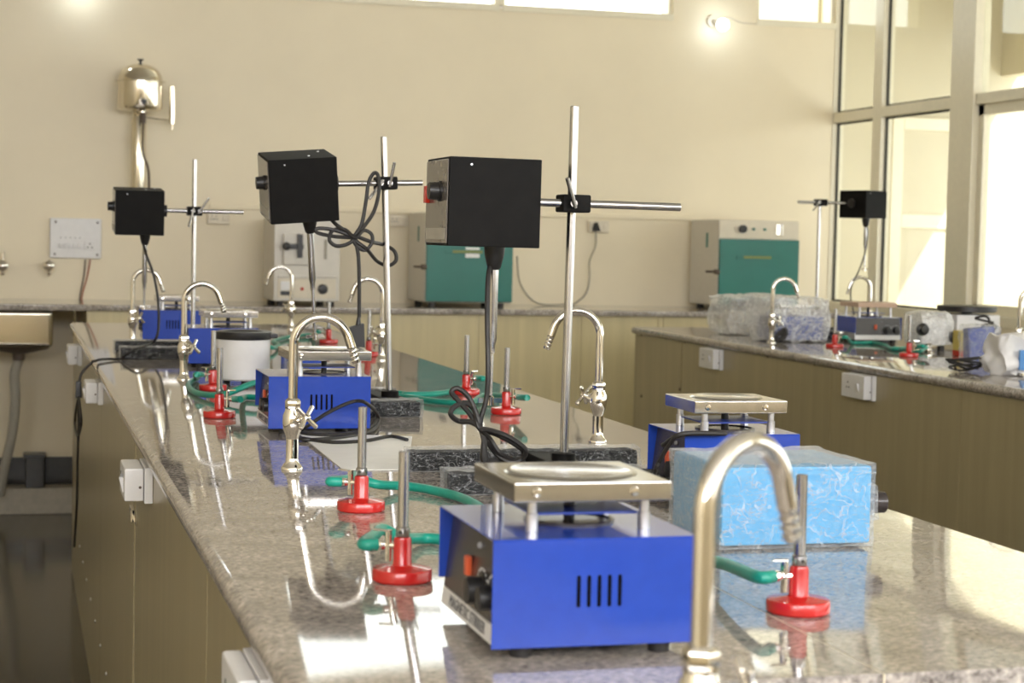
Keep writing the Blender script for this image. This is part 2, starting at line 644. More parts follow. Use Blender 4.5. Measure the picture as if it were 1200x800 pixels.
# left wall, and the wall behind the camera with unseen high windows added to light the room
g = G()
g.box((LEFT_X - .2, FRONT_Y - .2, 0), (LEFT_X, WALL_Y + .2, CEIL_Z))
struct(g.obj('wall_left', 'cream_wall', smooth=False))
g = G()
g.box((LEFT_X, FRONT_Y - .2, 0), (PART_X + .06, FRONT_Y, WF_Z0))
g.box((LEFT_X, FRONT_Y - .2, WF_Z1), (PART_X + .06, FRONT_Y, CEIL_Z))
xs = [LEFT_X] + [v for ab in WIN_ADDED for v in ab] + [PART_X + .06]
for k in range(0, len(xs), 2):
    g.box((xs[k], FRONT_Y - .2, WF_Z0), (xs[k + 1], FRONT_Y, WF_Z1))
struct(g.obj('wall_front', 'cream_wall', smooth=False))
for i, (a, b) in enumerate(WIN_ADDED):
    w = bpy.data.objects.new('window_%d' % (i + 4), None)  # unseen window, added to explain the light from the front
    COL.objects.link(w)
    w.location = (a, FRONT_Y - .1, WF_Z0)
    struct(w)
    g = G()
    for x in (a, (a + b) / 2 - .02, b - .04):
        g.box((x, FRONT_Y - .12, WF_Z0), (x + .04, FRONT_Y - .06, WF_Z1))
    g.box((a, FRONT_Y - .12, WF_Z0), (b, FRONT_Y - .06, WF_Z0 + .05))
    g.box((a, FRONT_Y - .12, WF_Z1 - .05), (b, FRONT_Y - .06, WF_Z1))
    g.obj('window_frame', 'frame_cream', w, smooth=False)
    for x0, x1 in ((a + .04, (a + b) / 2 - .02), ((a + b) / 2 + .02, b - .04)):
        q = G()
        q.box((x0, FRONT_Y - .095, WF_Z0 + .05), (x1, FRONT_Y - .09, WF_Z1 - .05))
        q.obj('pane', 'glass', w, smooth=False)

# right side: glazed partition to the corridor, on a low wall
g = G()
g.box((PART_X, FRONT_Y, 0), (PART_X + .12, WALL_Y, 1.08))
g.box((PART_X, FRONT_Y, 3.2), (PART_X + .12, WALL_Y, CEIL_Z))
struct(g.obj('wall_right', 'cream_wall', smooth=False))
part = bpy.data.objects.new('window_9', None)
COL.objects.link(part)
part.location = (PART_X, 5.0, 1.08)
struct(part)
FX0, FX1 = PART_X + .02, PART_X + .09


def fr(y0, y1, z0, z1, x0=FX0, x1=FX1):
    q = G()
    q.box((x0, y0, z0), (x1, y1, z1))
    return q.obj('window_frame', 'frame_cream', part, bevel=.004)


def py_(px):
    return ax(px, 300, PART_X + .03).y


POSTS = [(py_(973), WALL_Y - .002), (py_(1029), py_(1019)), (py_(1139), py_(1112))]
for k in range(9):
    c_ = POSTS[2][0] - 1.05 * (k + 1)
    POSTS.append((c_ - .07, c_ + .07))
for k, (ya_, yb_) in enumerate(POSTS):
    fr(ya_, yb_, 1.13, 3.15, FX0 - (.0 if k < 2 else .015))
fr(FRONT_Y, WALL_Y - .002, 1.08, 1.135, FX0 - .02)
fr(FRONT_Y, WALL_Y - .002, 3.15, 3.2)
for k in range(len(POSTS) - 1):
    y1, y0 = POSTS[k][0], POSTS[k + 1][1]
    zt = 2.185
    fr(y0, y1, zt - .028, zt + .028)
    for z0, z1 in ((1.135, zt - .028), (zt + .028, 3.15)):
        q = G()
        e = .011
        xg = PART_X + .055
        for bx in (((y0, y0 + e), (z0, z1)), ((y1 - e, y1), (z0, z1)), ((y0, y1), (z0, z0 + e)), ((y0, y1), (z1 - e, z1))):
            (ya, yb), (za, zb) = bx
            q.box((xg - .006, ya, za), (xg + .006, yb, zb))
        if k < 2:
            q.obj('gasket', 'gasket', part, smooth=False)
        if k >= 2 and z0 < 2:      # sliding sashes, each with its own inner frame
            q2 = G()
            for (ya, yb), (za, zb) in (((y0, y0 + .05), (z0, z1)), ((y1 - .05, y1), (z0, z1)), ((y0, y1), (z0, z0 + .05)), ((y0, y1), (z1 - .05, z1))):
                q2.box((xg - .015, ya, za), (xg + .02, yb, zb))
            q2.obj('sash', 'frame_cream', part, smooth=False)
        q = G()
        q.box((xg - .002, y0, z0), (xg + .002, y1, z1))
        q.obj('pane', 'glass', part, smooth=False)

# corridor outside the partition, beam and parapet added to shape its light: open on its far side, sun on its end wall
END_Y = 11.0
g = G()
g.box((PART_X + .06, FRONT_Y - .2, -.1), (8.2, END_Y, 0))
struct(g.obj('floor_corridor', 'concrete', smooth=False))
g = G()
g.box((PART_X + .06, FRONT_Y - .2, 3.3), (6.45, END_Y, 3.45))
g.box((6.33, FRONT_Y - .2, 2.6), (6.45, END_Y, 3.3))  # added drop beam: cuts the sky light and sets the sun patch edge
struct(g.obj('ceiling_corridor_shade', 'corridor_wall', smooth=False))
g = G()
g.box((PART_X + .0, END_Y, 0), (8.2, END_Y + .15, 3.45))
g.box((PART_X + .0, WALL_Y + .2, 0), (PART_X + .06, END_Y, 3.45))
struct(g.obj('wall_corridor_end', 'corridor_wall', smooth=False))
g = G()
g.box((6.33, FRONT_Y - .2, 0), (6.45, END_Y, 1.0))  # added low wall, narrows the opening to dim the corridor
struct(g.obj('wall_corridor_sky_block', 'corridor_wall', smooth=False))
dr = bpy.data.objects.new('door_1', None)
COL.objects.link(dr)
dr.location = (5.53, END_Y, 0)
struct(dr)
g = G()
for (x0, x1, z0, z1) in ((5.53, 5.61, 0, 2.3), (6.13, 6.21, 0, 2.3), (5.61, 6.13, 2.22, 2.3), (5.61, 6.13, 1.58, 1.67), (5.61, 6.13, 1.0, 1.06)):
    g.box((x0, END_Y - .05, z0), (x1, END_Y - .001, z1))
g.obj('door_frame', 'frame_cream', dr, bevel=.004)
for z0, z1 in ((.02, 1.0), (1.06, 1.58), (1.67, 2.22)):
    g = G()
    g.box((5.61, END_Y - .03, z0), (6.13, END_Y - .001, z1))
    g.obj('door_panel', 'corridor_wall', dr, smooth=False)

# skirting, kerb and cable trunking along the back wall
g = G()
g.box((LEFT_X, WALL_Y - .015, .135), (.36, WALL_Y - .001, .276))
struct(g.obj('baseboard_back', 'skirting_black', bevel=.003))
g = G()
g.box((LEFT_X, WALL_Y - .16, 0), (.36, WALL_Y - .001, .134))
struct(g.obj('trim_1', 'concrete', bevel=.006))
g = G()
pa, pb = ay(246, 237, WALL_Y - .01), ay(812, 260, WALL_Y - .01)
g.box((pa.x, WALL_Y - .016, 1.578), (pb.x, WALL_Y - .001, 1.604))
struct(g.obj('trim_2', 'cream_wall', bevel=.003))

# ================================================================== BENCHES
TH = 0.032


def slab(parent, x0, x1, y0, y1, rl=True, rr=True, z=BENCH_Z, cut=0.0012):
    """granite slab; open long edges are half round"""
    r = TH / 2
    prof = []
    if rr:
        prof += [(x1 - r + r * math.sin(a), z - r + r * math.cos(a)) for a in [PI * k / 8 for k in range(9)]]
    else:
        prof += [(x1 - cut, z), (x1 - cut, z - TH)]
    if rl:
        prof += [(x0 + r - r * math.sin(a), z - r - r * math.cos(a)) for a in [PI * k / 8 for k in range(9)]]
    else:
        prof += [(x0 + cut, z - TH), (x0 + cut, z)]
    n = len(prof)
    vs = [(x, y0 + cut, zz) for x, zz in prof] + [(x, y1 - cut, zz) for x, zz in prof]
    fs = [(k, k + n, (k + 1) % n + n, (k + 1) % n) for k in range(n)]
    fs += [tuple(range(n)), tuple(range(2 * n - 1, n - 1, -1))]
    q = G()
    q._add(vs, fs)
    return q.obj('granite_slab', 'granite', parent)


def panel(parent, lo, hi, mat='olive_laminate', name='panel'):
    q = G()
    q.box(lo, hi)
    return q.obj(name, mat, parent, bevel=.0015)


# ---- bench in front
B1X0, B1X1, B1Y0, B1Y1 = 0.235, 1.304, 0.92, 8.0
bench = thing('lab_bench', 'long island lab bench with polished granite top and a white sink at one end', 'bench', (0.77, 4.5, 0))
SK = (0.60, 1.18, 1.06, 1.545)        # sink cut-out
slab(bench, B1X0, SK[0], B1Y0, SK[3], rl=True, rr=False)
slab(bench, SK[1], B1X1, B1Y0, SK[3], rl=False, rr=True)
slab(bench, SK[0], SK[1], B1Y0, SK[2], rl=False, rr=False)
slab(bench, B1X0, 0.79, SK[3], 2.25, rl=True, rr=False)
slab(bench, 0.79, B1X1, SK[3], 2.25, rl=False, rr=True)
for a, b in ((2.25, 3.42), (3.42, 4.75), (4.75, 6.1), (6.1, 7.2), (7.2, B1Y1)):
    slab(bench, B1X0, B1X1, a, b)
G().box((.7892, SK[3], BENCH_Z - .02), (.7908, 2.25, BENCH_Z - .0003)).obj('joint_filler', 'cream_wall', bench, smooth=False)
for y in (2.25, 3.42, 4.75, 6.1, 7.2):
    G().box((B1X0 + .02, y - .001, BENCH_Z - .02), (B1X1 - .02, y + .001, BENCH_Z - .0004)).obj('joint_filler', 'granite', bench, smooth=False)
PX0, PX1 = 0.25, 1.289
zt = BENCH_Z - TH - .001
ys = [B1Y0 + .02, 2.42, 3.895, 5.42, 6.9, B1Y1 - .03]
for k in range(5):
    for (xa, xb) in ((PX0, PX0 + .018), (PX1 - .018, PX1)):
        ga, gb = (.03 if k == 2 and xa < .5 else .003), (.03 if k == 1 and xa < .5 else .003)
        panel(bench, (xa, ys[k] + ga, .002), (xb, ys[k + 1] - gb, zt))
panel(bench, (PX0, B1Y1 - .028, .002), (PX1, B1Y1 - .01, zt))
panel(bench, (PX0, B1Y0 + .0, .002), (PX1, B1Y0 + .018, zt))
for y in ys[1:-1]:
    for xa, xb in ((PX0 + .012, PX0 + .05), (PX1 - .05, PX1 - .012)):
        G().box((xa, y - .035, .002), (xb, y + .035, zt)).obj('gap_backing', 'slot_black', bench, smooth=False)
for y, zz in ((3.895, .86), (3.895, .20)):
    g = G()
    g.box((PX0 - .004, y - .10, zz - .006), (PX0 - .0002, y + .12, zz + .006))
    g.cyl((PX0 - .005, y, zz - .012), (PX0 - .005, y, zz + .012), .004, n=10)
    g.obj('hinge', 'chrome', bench)
for k in range(16):
    y = 2.6 + k * .34
    g = G()
    g.lathe([(.001, -.0045), (.005, -.003), (.006, 0)], (PX0 - .0005, y, .268), 10, 'X')
    g.obj('screw', 'aluminium', bench)

# ---- sink set into the end of the bench
sk = thing('bench_sink', 'white rectangular sink set into the end of the granite bench', 'sink', ((SK[0] + SK[1]) / 2, (SK[2] + SK[3]) / 2, 0.8))
x0, x1, y0, y1 = SK[0] + .002, SK[1] - .002, SK[2] + .002, SK[3] - .002
ztop = BENCH_Z - .028
g = G()
t = .008
g.box((x0, y1 - t, .82), (x1, y1, ztop))
g.box((x0, y0, .82), (x1, y0 + t, ztop))
g.box((x0, y0 + t, .82), (x0 + t, y1 - t, ztop))
g.box((x1 - t, y0 + t, .82), (x1, y1 - t, ztop))
g.box((x0, y0, .81), (x1, y1, .8202))
g.obj('basin', 'sink_white', sk, smooth=False)
g = G()
g.lathe([(.001, .824), (.03, .824), (.034, .8205)], ((x0 + x1) / 2, (y0 + y1) / 2, 0), 20)
g.obj('drain', 'chrome', sk)

# ---- second bench
B2X0, B2X1, B2Y0, B2Y1 = 2.768, 3.86, 0.92, 8.05
bench2 = thing('lab_bench', 'second granite topped lab bench in front of the glazed partition', 'bench', (3.3, 4.5, 0))
for a, b in ((B2Y0, 2.3), (2.3, 3.6), (3.6, 4.9), (4.9, 6.2), (6.2, 7.2), (7.2, B2Y1)):
    slab(bench2, B2X0, B2X1, a, b)
for y in (2.3, 3.6, 4.9, 6.2, 7.2):
    G().box((B2X0 + .02, y - .001, BENCH_Z - .02), (B2X1 - .02, y + .001, BENCH_Z - .0004)).obj('joint_filler', 'granite', bench2, smooth=False)
yg = ax(799, 420, B2X0 + .015).y
ys = [B2Y0 + .02, 1.9, 3.4, 5.0, yg - 1.5 if yg - 1.5 > 5.3 else 5.8, yg, B2Y1 - .03]
for k in range(6):
    for xa, xb in ((B2X0 + .015, B2X0 + .033), (B2X1 - .033, B2X1 - .015)):
        panel(bench2, (xa, ys[k] + (.004 if k == 5 else .0008), .002), (xb, ys[k + 1] - (.004 if k == 4 else .0008), zt))
panel(bench2, (B2X0 + .015, B2Y1 - .028, .002), (B2X1 - .015, B2Y1 - .01, zt))
panel(bench2, (B2X0 + .015, B2Y0, .002), (B2X1 - .015, B2Y0 + .018, zt))
for y in ys[1:-1]:
    G().box((B2X0 + .026, y - .03, .002), (B2X0 + .06, y + .03, zt)).obj('gap_backing', 'gasket', bench2, smooth=False)
for px, py in ((752, 392), (780, 396), (803, 400), (900, 417), (955, 426), (1088, 447), (797, 456), (752, 464), (1185, 464)):
    p = ax(px, py, B2X0 + .0145)
    g = G()
    g.lathe([(.001, -.006), (.006, -.004), (.007, 0)], p, 10, 'X')
    g.obj('screw', 'brown_cable', bench2)

# ---- counter along the back wall
ctr = thing('wall_counter', 'granite topped counter with cream panels along the back wall', 'counter', (2.0, 9.4, 0))
CY0 = 9.05
for a, b in ((LEFT_X + .01, -.65), (-.65, .9), (.9, 2.4), (2.4, 3.6), (3.6, PART_X - .01)):
    q = G()
    q.box((a + .0008, CY0, CTR_Z - .03), (b - .0008, WALL_Y - .002, CTR_Z))
    q.obj('granite_slab', 'granite', ctr, bevel=.006)
xs = [.345] + [ay(x, 420, CY0 + .04).x for x in (420, 560, 680, 770)] + [3.3, 3.9, PART_X - .012]
for a, b in zip(xs[:-1], xs[1:]):
    panel(ctr, (a + .0008, CY0 + .035, .002), (b - .0008, CY0 + .053, CTR_Z - .031), 'cream_laminate')
panel(ctr, (.345, CY0 + .055, .002), (.363, WALL_Y - .003, CTR_Z - .031), 'cream_laminate')
panel(ctr, (-1.2, CY0 + .06, .3), (-1.18, WALL_Y - .003, CTR_Z - .031), 'cream_laminate')

# ================================================================== THINGS ON THE BACK WALL AND COUNTER
def oven(xl, label):
    o = thing('hot_air_oven', label, 'oven', (xl + .235, 9.5, CTR_Z), 'teal door ovens on the wall counter')
    w, y0, y1, zb, zm, ztp = .468, 9.27, 9.70, CTR_Z + .022, 1.478, 1.582
    g = G()
    g.box((xl, y0 + .012, zb), (xl + w, y1, ztp))
    g.obj('body', 'cream_enamel', o, bevel=.006)
    g = G()
    g.box((xl + .004, y0 - .012, zb + .006), (xl + w - .002, y0 + .011, zm))
    d = g.obj('door', 'teal_enamel', o, bevel=.004)
    g = G()
    g.box((xl + .10, y0 - .016, zm - .105), (xl + .345, y0 - .0125, zm - .085))
    g.obj('name_plate', 'teal_enamel', d, bevel=.001)
    G().box((xl + .14, y0 - .018, zm - .103), (xl + .30, y0 - .0162, zm - .089)).obj('gilt_strip', 'gold_plate', d, bevel=.0005)
    g = G()
    g.box((xl + .003, y0 + .002, zm + .004), (xl + w - .003, y0 + .011, ztp - .003))
    p = g.obj('control_panel', 'cream_plastic', o, bevel=.002)
    zc = (zm + ztp) / 2 + .004
    g = G()
    g.lathe([(.022, 0), (.021, -.02), (.002, -.022)], (xl + .135, y0 + .002, zc), 20, 'Y')
    g.obj('knob', 'black_plastic', p)
    for dx in (.20, .265):
        g = G()
        g.lathe([(.008, 0), (.007, -.008), (.001, -.010)], (xl + dx, y0 + .002, zc), 14, 'Y')
        g.obj('indicator', 'teal_enamel', p)
    g = G()
    g.box((xl + .33, y0 - .004, zc - .03), (xl + .37, y0 + .002, zc + .03))
    g.obj('thermometer_plate', 'chrome', p, bevel=.003)
    g = G()   # latch sticking out on the side of the door
    g.cyl((xl + .004, y0 + .0, 1.30), (xl - .02, y0 - .005, 1.30), .014, n=14)
    g.tube([(xl - .015, y0 - .005, 1.30), (xl - .03, y0 + .02, 1.30), (xl - .045, y0 + .06, 1.30)], .006, 8)
    g.obj('latch', 'brown_cable', o)
    g = G()
    g.box((xl - .003, y0 + .16, 1.43), (xl + .001, y0 + .185, 1.51))
    g.obj('vent_slider', 'teal_enamel', o, bevel=.001)
    for fx in (.05, w - .05):
        for fy in (y0 + .05, y1 - .05):
            g = G()
            g.cyl((xl + fx, fy, CTR_Z + .0005), (xl + fx, fy, zb + .001), .02, n=14)
            g.obj('foot', 'black_rubber', o)
    return o


ov1 = oven(2.055, 'teal door hot air oven with a white sticker, on the wall counter')
g = G()
g.box((2.055 + .21, 9.2565, 1.352), (2.055 + .285, 9.2578, 1.405))
g.obj('sticker', 'paper', ov1)
oven(3.672, 'teal door hot air oven with cream control panel, near the glazed partition')

# white muffle furnace
fx0, fx1, fy0, fy1 = 1.272, 1.61, 9.27, 9.68
fu = thing('muffle_furnace', 'white muffle furnace with black latch on the wall counter', 'furnace', (1.44, 9.5, CTR_Z))
G().box((fx0, fy0, CTR_Z + .02), (fx1, fy1, 1.535)).obj('body', 'cream_enamel', fu, bevel=.006)
d = G().box((fx0 + .045, fy0 - .025, 1.30), (fx0 + .20, fy0 - .001, 1.455)).obj('door', 'cream_enamel', fu, bevel=.004)
G().box((fx0 + .04, fy0 - .040, 1.380), (fx0 + .145, fy0 - .0255, 1.405)).obj('latch_bar', 'black_plastic', d, bevel=.003)
G().box((fx0 + .112, fy0 - .055, 1.335), (fx0 + .138, fy0 - .0405, 1.455)).obj('latch_handle', 'black_plastic', d, bevel=.003)
g = G()
g.lathe([(.019, 0), (.021, -.02), (.010, -.026)], (fx0 + .055, fy0 - .0402, 1.393), 14, 'Y')
g.obj('latch_knob', 'black_plastic', d)
G().box((fx0 + .02, fy0 - .012, 1.235), (fx1 - .02, fy0 - .001, 1.246)).obj('divider', 'cream_enamel', fu, bevel=.002)
p = G().box((fx0 + .02, fy0 - .006, 1.13), (fx1 - .02, fy0 - .001, 1.23)).obj('control_panel', 'cream_plastic', fu, bevel=.002)
G().box((fx0 + .035, fy0 - .012, 1.145), (fx0 + .095, fy0 - .0062, 1.165)).obj('meter', 'black_plastic', p, bevel=.002)
G().box((fx0 + .035, fy0 - .010, 1.168), (fx0 + .095, fy0 - .0062, 1.215)).obj('scale', 'white_plastic', p, bevel=.002)
g = G()
g.lathe([(.009, 0), (.008, -.008), (.001, -.011)], (fx0 + .145, fy0 - .006, 1.178), 14, 'Y')
g.obj('indicator', 'red_lens', p)
g = G()
g.lathe([(.006, 0), (.006, -.008), (.001, -.009)], (fx0 + .195, fy0 - .006, 1.178), 14, 'Y')
g.obj('fuse', 'black_plastic', p)
g = G()
g.lathe([(.026, 0), (.026, -.004), (.021, -.006), (.020, -.022), (.002, -.024)], (fx0 + .25, fy0 - .006, 1.178), 24, 'Y')
g.obj('knob', 'black_plastic', p)
G().box((fx0 + .255, fy0 - .004, 1.33), (fx0 + .27, fy0 - .001, 1.43)).obj('hinge', 'grey_cable', fu, bevel=.001)
g = G()
g.lathe([(.005, 0), (.004, -.004), (.001, -.005)], (fx0 + .175, fy0 - .001, 1.386), 10, 'Y')
g.obj('peep_hole', 'black_plastic', fu)
for fx in (fx0 + .04, fx1 - .04):
    for fy in (fy0 + .04, fy1 - .04):
        g = G()
        g.cyl((fx, fy, CTR_Z + .0005), (fx, fy, CTR_Z + .021), .02, n=12)
        g.obj('foot', 'black_rubber', fu)
g = G()
g.tube(smooth([(fx1 - .02, fy1 + .001, 1.50), (fx1 + .015, fy1 + .02, 1.49), (fx1 + .035, fy1 + .02, 1.40), (fx1 + .02, fy1 + .015, 1.25), (fx1 + .005, fy1 + .01, 1.12)]), .005, 8)
g.obj('power_cord', 'grey_cable', fu)

# water still on the wall
cx, cyy = .622, 9.60
st = thing('water_still', 'polished steel water still with domed lid mounted high on the wall', 'water still', (cx, cyy, 1.45))
g = G()
g.lathe([(.02, 2.063), (.085, 2.063), (.108, 2.072), (.114, 2.09), (.114, 2.212)], (cx, cyy, 0), 40)
g.obj('boiler', 'polished_steel', st)
g = G()
R = .112
prof = [(.128, 2.212), (.129, 2.216), (R, 2.218)] + [(R * math.cos(a) ** .8, 2.218 + .085 * math.sin(a)) for a in [PI / 2 * k / 10 for k in range(1, 10)]] + [(.004, 2.304)]
g.lathe(prof, (cx, cyy, 0), 40)
lid = g.obj('lid', 'polished_steel', st)
g = G()
g.lathe([(.006, 2.302), (.006, 2.318), (.015, 2.322), (.016, 2.328), (.001, 2.330)], (cx, cyy, 0), 16)
g.obj('knob', 'black_plastic', lid)
g = G()
g.lathe([(.022, 2.045), (.022, 2.064)], (cx + .01, cyy - .02, 0), 20)
g.lathe([(.036, 1.47), (.038, 1.475), (.038, 2.03), (.03, 2.062)], (cx - .005, cyy + .02, 0), 28)
g.obj('condenser', 'polished_steel', st)
g = G()
g.lathe([(.014, 2.0), (.014, 2.05), (.02, 2.055)], (cx + .012, cyy - .06, 0), 16)
g.tube(smooth([(cx + .012, cyy - .06, 2.0), (cx + .014, cyy - .06, 1.85), (cx + .045, cyy - .03, 1.75), (cx + .05, cyy, 1.5)]), .006, 8)
g.obj('outlet_tube', 'brown_cable', st)
g = G()
g.lathe([(.013, 0), (.015, -.01), (.010, -.02)], (cx + .012, cyy - .112, 2.105), 16, 'Y')
g.obj('valve', 'black_plastic', st)
g = G()
g.cyl((.785, cyy, 2.005), (.785, cyy, 2.195), .017, n=20)
g.cyl((.785, cyy, 1.975), (.785, cyy, 2.006), .006, n=10)
lv = g.obj('level_gauge', 'polished_steel', st)
g = G()
g.tube([(cx + .02, cyy, 2.035), (.70, cyy, 2.028), (.785, cyy, 2.022)], .0035, 8)
g.obj('connecting_pipe', 'polished_steel', st)
G().box((cx - .03, cyy + .05, 1.9), (cx + .03, WALL_Y - .001, 1.94)).obj('wall_bracket', 'polished_steel', st, bevel=.003)

# switch board with wires
a, b = ay(58.5, 255, WALL_Y - .02), ay(118.5, 303, WALL_Y - .02)
sb = thing('switch_board', 'white switch board with small switches and a socket on the wall', 'switch board', ((a.x + b.x) / 2, WALL_Y, b.z))
G().box((a.x, WALL_Y - .03, b.z), (b.x, WALL_Y - .001, a.z)).obj('plate', 'white_plastic', sb, bevel=.004)
zr = b.z + .065
for k in range(5):
    x = a.x + .055 + k * .024
    G().box((x - .010, WALL_Y - .038, zr - .013), (x + .010, WALL_Y - .0302, zr + .013)).obj('switch', 'white_plastic', sb, bevel=.003)
    g = G()
    g.lathe([(.0035, 0), (.003, -.002), (.0005, -.003)], (x, WALL_Y - .0302, zr + .04), 8, 'Y')
    g.obj('indicator', 'grey_lens', sb)
so = G().box((b.x - .085, WALL_Y - .036, zr - .022), (b.x - .03, WALL_Y - .0302, zr + .024)).obj('socket', 'white_plastic', sb, bevel=.003)
for dx, dz in ((-.01, -.008), (.01, -.008), (0, .01)):
    g = G()
    g.lathe([(.004, 0), (.004, -.0008), (.0005, -.001)], (b.x - .0575 + dx, WALL_Y - .0361, zr + dz), 8, 'Y')
    g.obj('pin_hole', 'gasket', so)
for xx, zz in ((a.x + .03, a.z - .02), (b.x - .02, a.z - .02), (a.x + .025, b.z + .02), (b.x - .02, b.z + .02)):
    g = G()
    g.lathe([(.006, 0), (.005, -.003), (.0005, -.004)], (xx, WALL_Y - .0302, zz), 10, 'Y')
    g.obj('screw', 'brown_cable', sb)
for mat, px in (('brown_cable', ((100, 304), (98, 325), (94, 345), (93.5, 357))), ('red_cable', ((106, 304), (102, 325), (97, 342), (95, 357)))):
    g = G()
    g.tube(smooth([ay(x, y, WALL_Y - .012) for x, y in px]), .0035, 8)
    g.obj('wire', mat, sb)

# socket outlets
for k, (px, py, lab, sd) in enumerate(((256, 255, 'cream socket outlet on the wall beside the water still', 1.0),
                                       (467, 258, 'cream socket outlet on the wall between furnace and first oven', 1.0),
                                       (702, 265, 'cream socket outlet on the wall with a black plug in it', 1.0))):
    c = ay(px, py, WALL_Y - .02)
    s = thing('socket_outlet', lab, 'socket', (c.x, WALL_Y, c.z - .035), 'cream wall sockets')
    G().box((c.x - .058, WALL_Y - .028, c.z - .034), (c.x + .058, WALL_Y - .001, c.z + .03)).obj('plate', 'cream_plastic', s, bevel=.004)
    for dx in (-.022, .0):
        for ex, ez in ((-.006, -.008), (.006, -.008), (0, .008)):
            g = G()
            g.lathe([(.0032, 0), (.0032, -.0008), (.0005, -.001)], (c.x + dx - .012 + ex, WALL_Y - .0281, c.z + ez), 8, 'Y')
            g.obj('pin_hole', 'gasket', s)
    G().box((c.x + .022, WALL_Y - .034, c.z - .014), (c.x + .042, WALL_Y - .0281, c.z + .012)).obj('switch', 'cream_plastic', s, bevel=.003)
pl = thing('plug_cord', 'black plug with grey cord hanging from the wall socket', 'plug', ay(698, 265, WALL_Y - .03))
c = ay(698, 266, WALL_Y - .03)
g = G()
g.hexa([(c.x - .022, WALL_Y - .06, c.z - .022), (c.x + .022, WALL_Y - .06, c.z - .022), (c.x + .022, WALL_Y - .030, c.z - .022), (c.x - .022, WALL_Y - .030, c.z - .022),
        (c.x - .008, WALL_Y - .05, c.z + .026), (c.x + .008, WALL_Y - .05, c.z + .026), (c.x + .008, WALL_Y - .030, c.z + .026), (c.x - .008, WALL_Y - .030, c.z + .026)])
g.obj('plug', 'black_plastic', pl, bevel=.004)
g = G()
pts = [(698, 270), (698, 288), (691, 306), (691, 325), (687, 343), (676, 354), (660, 361)]
P = [ay(x, y, WALL_Y - .04) for x, y in pts] + [Vector((2.95, 9.65, CTR_Z + .006)), Vector((2.8, 9.62, CTR_Z + .006)), ay(622, 350, WALL_Y - .05), ay(609, 330, WALL_Y - .05), ay(606, 300, WALL_Y - .08)]
g.tube(smooth(P), .0045, 8)
g.obj('cord', 'grey_cable', pl)

# wall lamps
for k, (px, py, lab) in enumerate(((847, 29, 'lit round lamp bulb in a holder beneath the high windows'), (95, -12, 'lit round lamp bulb high on the wall above the switch board'))):
    c = ay(px, py, WALL_Y - .11)
    l = thing('wall_lamp', lab, 'lamp', (c.x, WALL_Y, c.z))
    g = G()
    g.lathe([(.001, -.034), (.02, -.028), (.032, -.010), (.034, .004), (.026, .022), (.014, .034)], c, 24, 'Y')
    g.obj('bulb', 'bulb_glow', l)
    g = G()
    g.tube([(c.x, c.y + .03, c.z), (c.x, c.y + .06, c.z + .006), (c.x - .02, WALL_Y - .015, c.z + .03)], [.016, .018, .012], 14)
    g.lathe([(.035, 0), (.035, -.012), (.01, -.016)], (c.x - .02, WALL_Y - .001, c.z + .03), 20, 'Y')
    g.obj('holder', 'cream_plastic', l)
    if k == 0:
        g = G()
        e = ay(893, 28, WALL_Y - .005)
        g.tube(smooth([(c.x - .02, WALL_Y - .006, c.z + .05), (c.x + .08, WALL_Y - .005, c.z + .055), (c.x + .16, WALL_Y - .005, c.z + .03), e]), .004, 8)
        g.obj('wire', 'cream_plastic', l)

# wall taps over the steel sink, the sink, its drain
for px, lab in ((3, 'chrome wall tap with upright lever above the steel sink'), (57, 'chrome wall tap with round knob above the sink, under the switch board')):
    c = ay(px, 311, WALL_Y - .06)
    t = thing('wall_tap', lab, 'tap', (c.x, WALL_Y, c.z), 'chrome wall taps')
    g = G()
    g.lathe([(.026, 0), (.026, -.006), (.013, -.012), (.013, -.05)], (c.x, WALL_Y - .001, c.z), 20, 'Y')
    g.obj('flange', 'chrome', t)
    g = G()
    g.lathe([(.012, -.05), (.024, -.056), (.030, -.075), (.026, -.095), (.012, -.104), (.002, -.106)], (c.x, WALL_Y - .001, c.z), 20, 'Y')
    g.cyl((c.x, WALL_Y - .075, c.z - .02), (c.x, WALL_Y - .095, c.z - .042), .012, .010, 14)
    g.obj('body', 'chrome', t)
    if px < 20:
        g = G()
        g.tube([(c.x, WALL_Y - .075, c.z + .024), (c.x, WALL_Y - .075, c.z + .055), (c.x + .003, WALL_Y - .08, c.z + .075)], [.012, .012, .007], 12)
        g.obj('handle', 'chrome', t)
sx = thing('steel_sink', 'stainless steel sink bowl hung beneath the back counter', 'sink', (-.15, 9.3, .85))
g = G()
xa, xb, ya, yb, za, zb = -.52, .187, 9.085, 9.50, .885, CTR_Z - .032
g.box((xa, ya, za), (xb, yb, zb))
g.obj('bowl', 'polished_steel', sx, bevel=.02, seg=4)
g = G()
g.lathe([(.16, za + .0), (.14, za - .018), (.07, za - .035), (.03, za - .042), (.028, za - .075)], (.03, 9.27, 0), 28)
g.obj('drain_cup', 'brown_cable', sx)
g = G()
P = [Vector((.03, 9.27, za - .07)), ay(17, 440, 9.3), ay(18, 470, 9.32), ay(14, 510, 9.36), ay(6, 545, 9.42), ay(0, 585, 9.5)]
P[-1].z = .12
g.tube(smooth(P), [.024] * 31, 14)
g.obj('waste_pipe', 'pvc_grey', sx)
pp = thing('supply_pipe', 'short pale supply pipe dropping beneath the counter by the sink', 'pipe', (.295, 9.4, .9))
g = G()
g.cyl((.297, 9.3, .96), (.297, 9.3, CTR_Z - .033), .006, n=10)
g.obj('pipe', 'chrome', pp)
g = G()
g.lathe([(.009, .93), (.012, .94), (.012, .955), (.007, .962)], (.297, 9.3, 0), 12)
g.obj('coupling', 'chrome', pp)
c0, c1 = ay(30, 531, 9.66), ay(52, 560, 9.66)
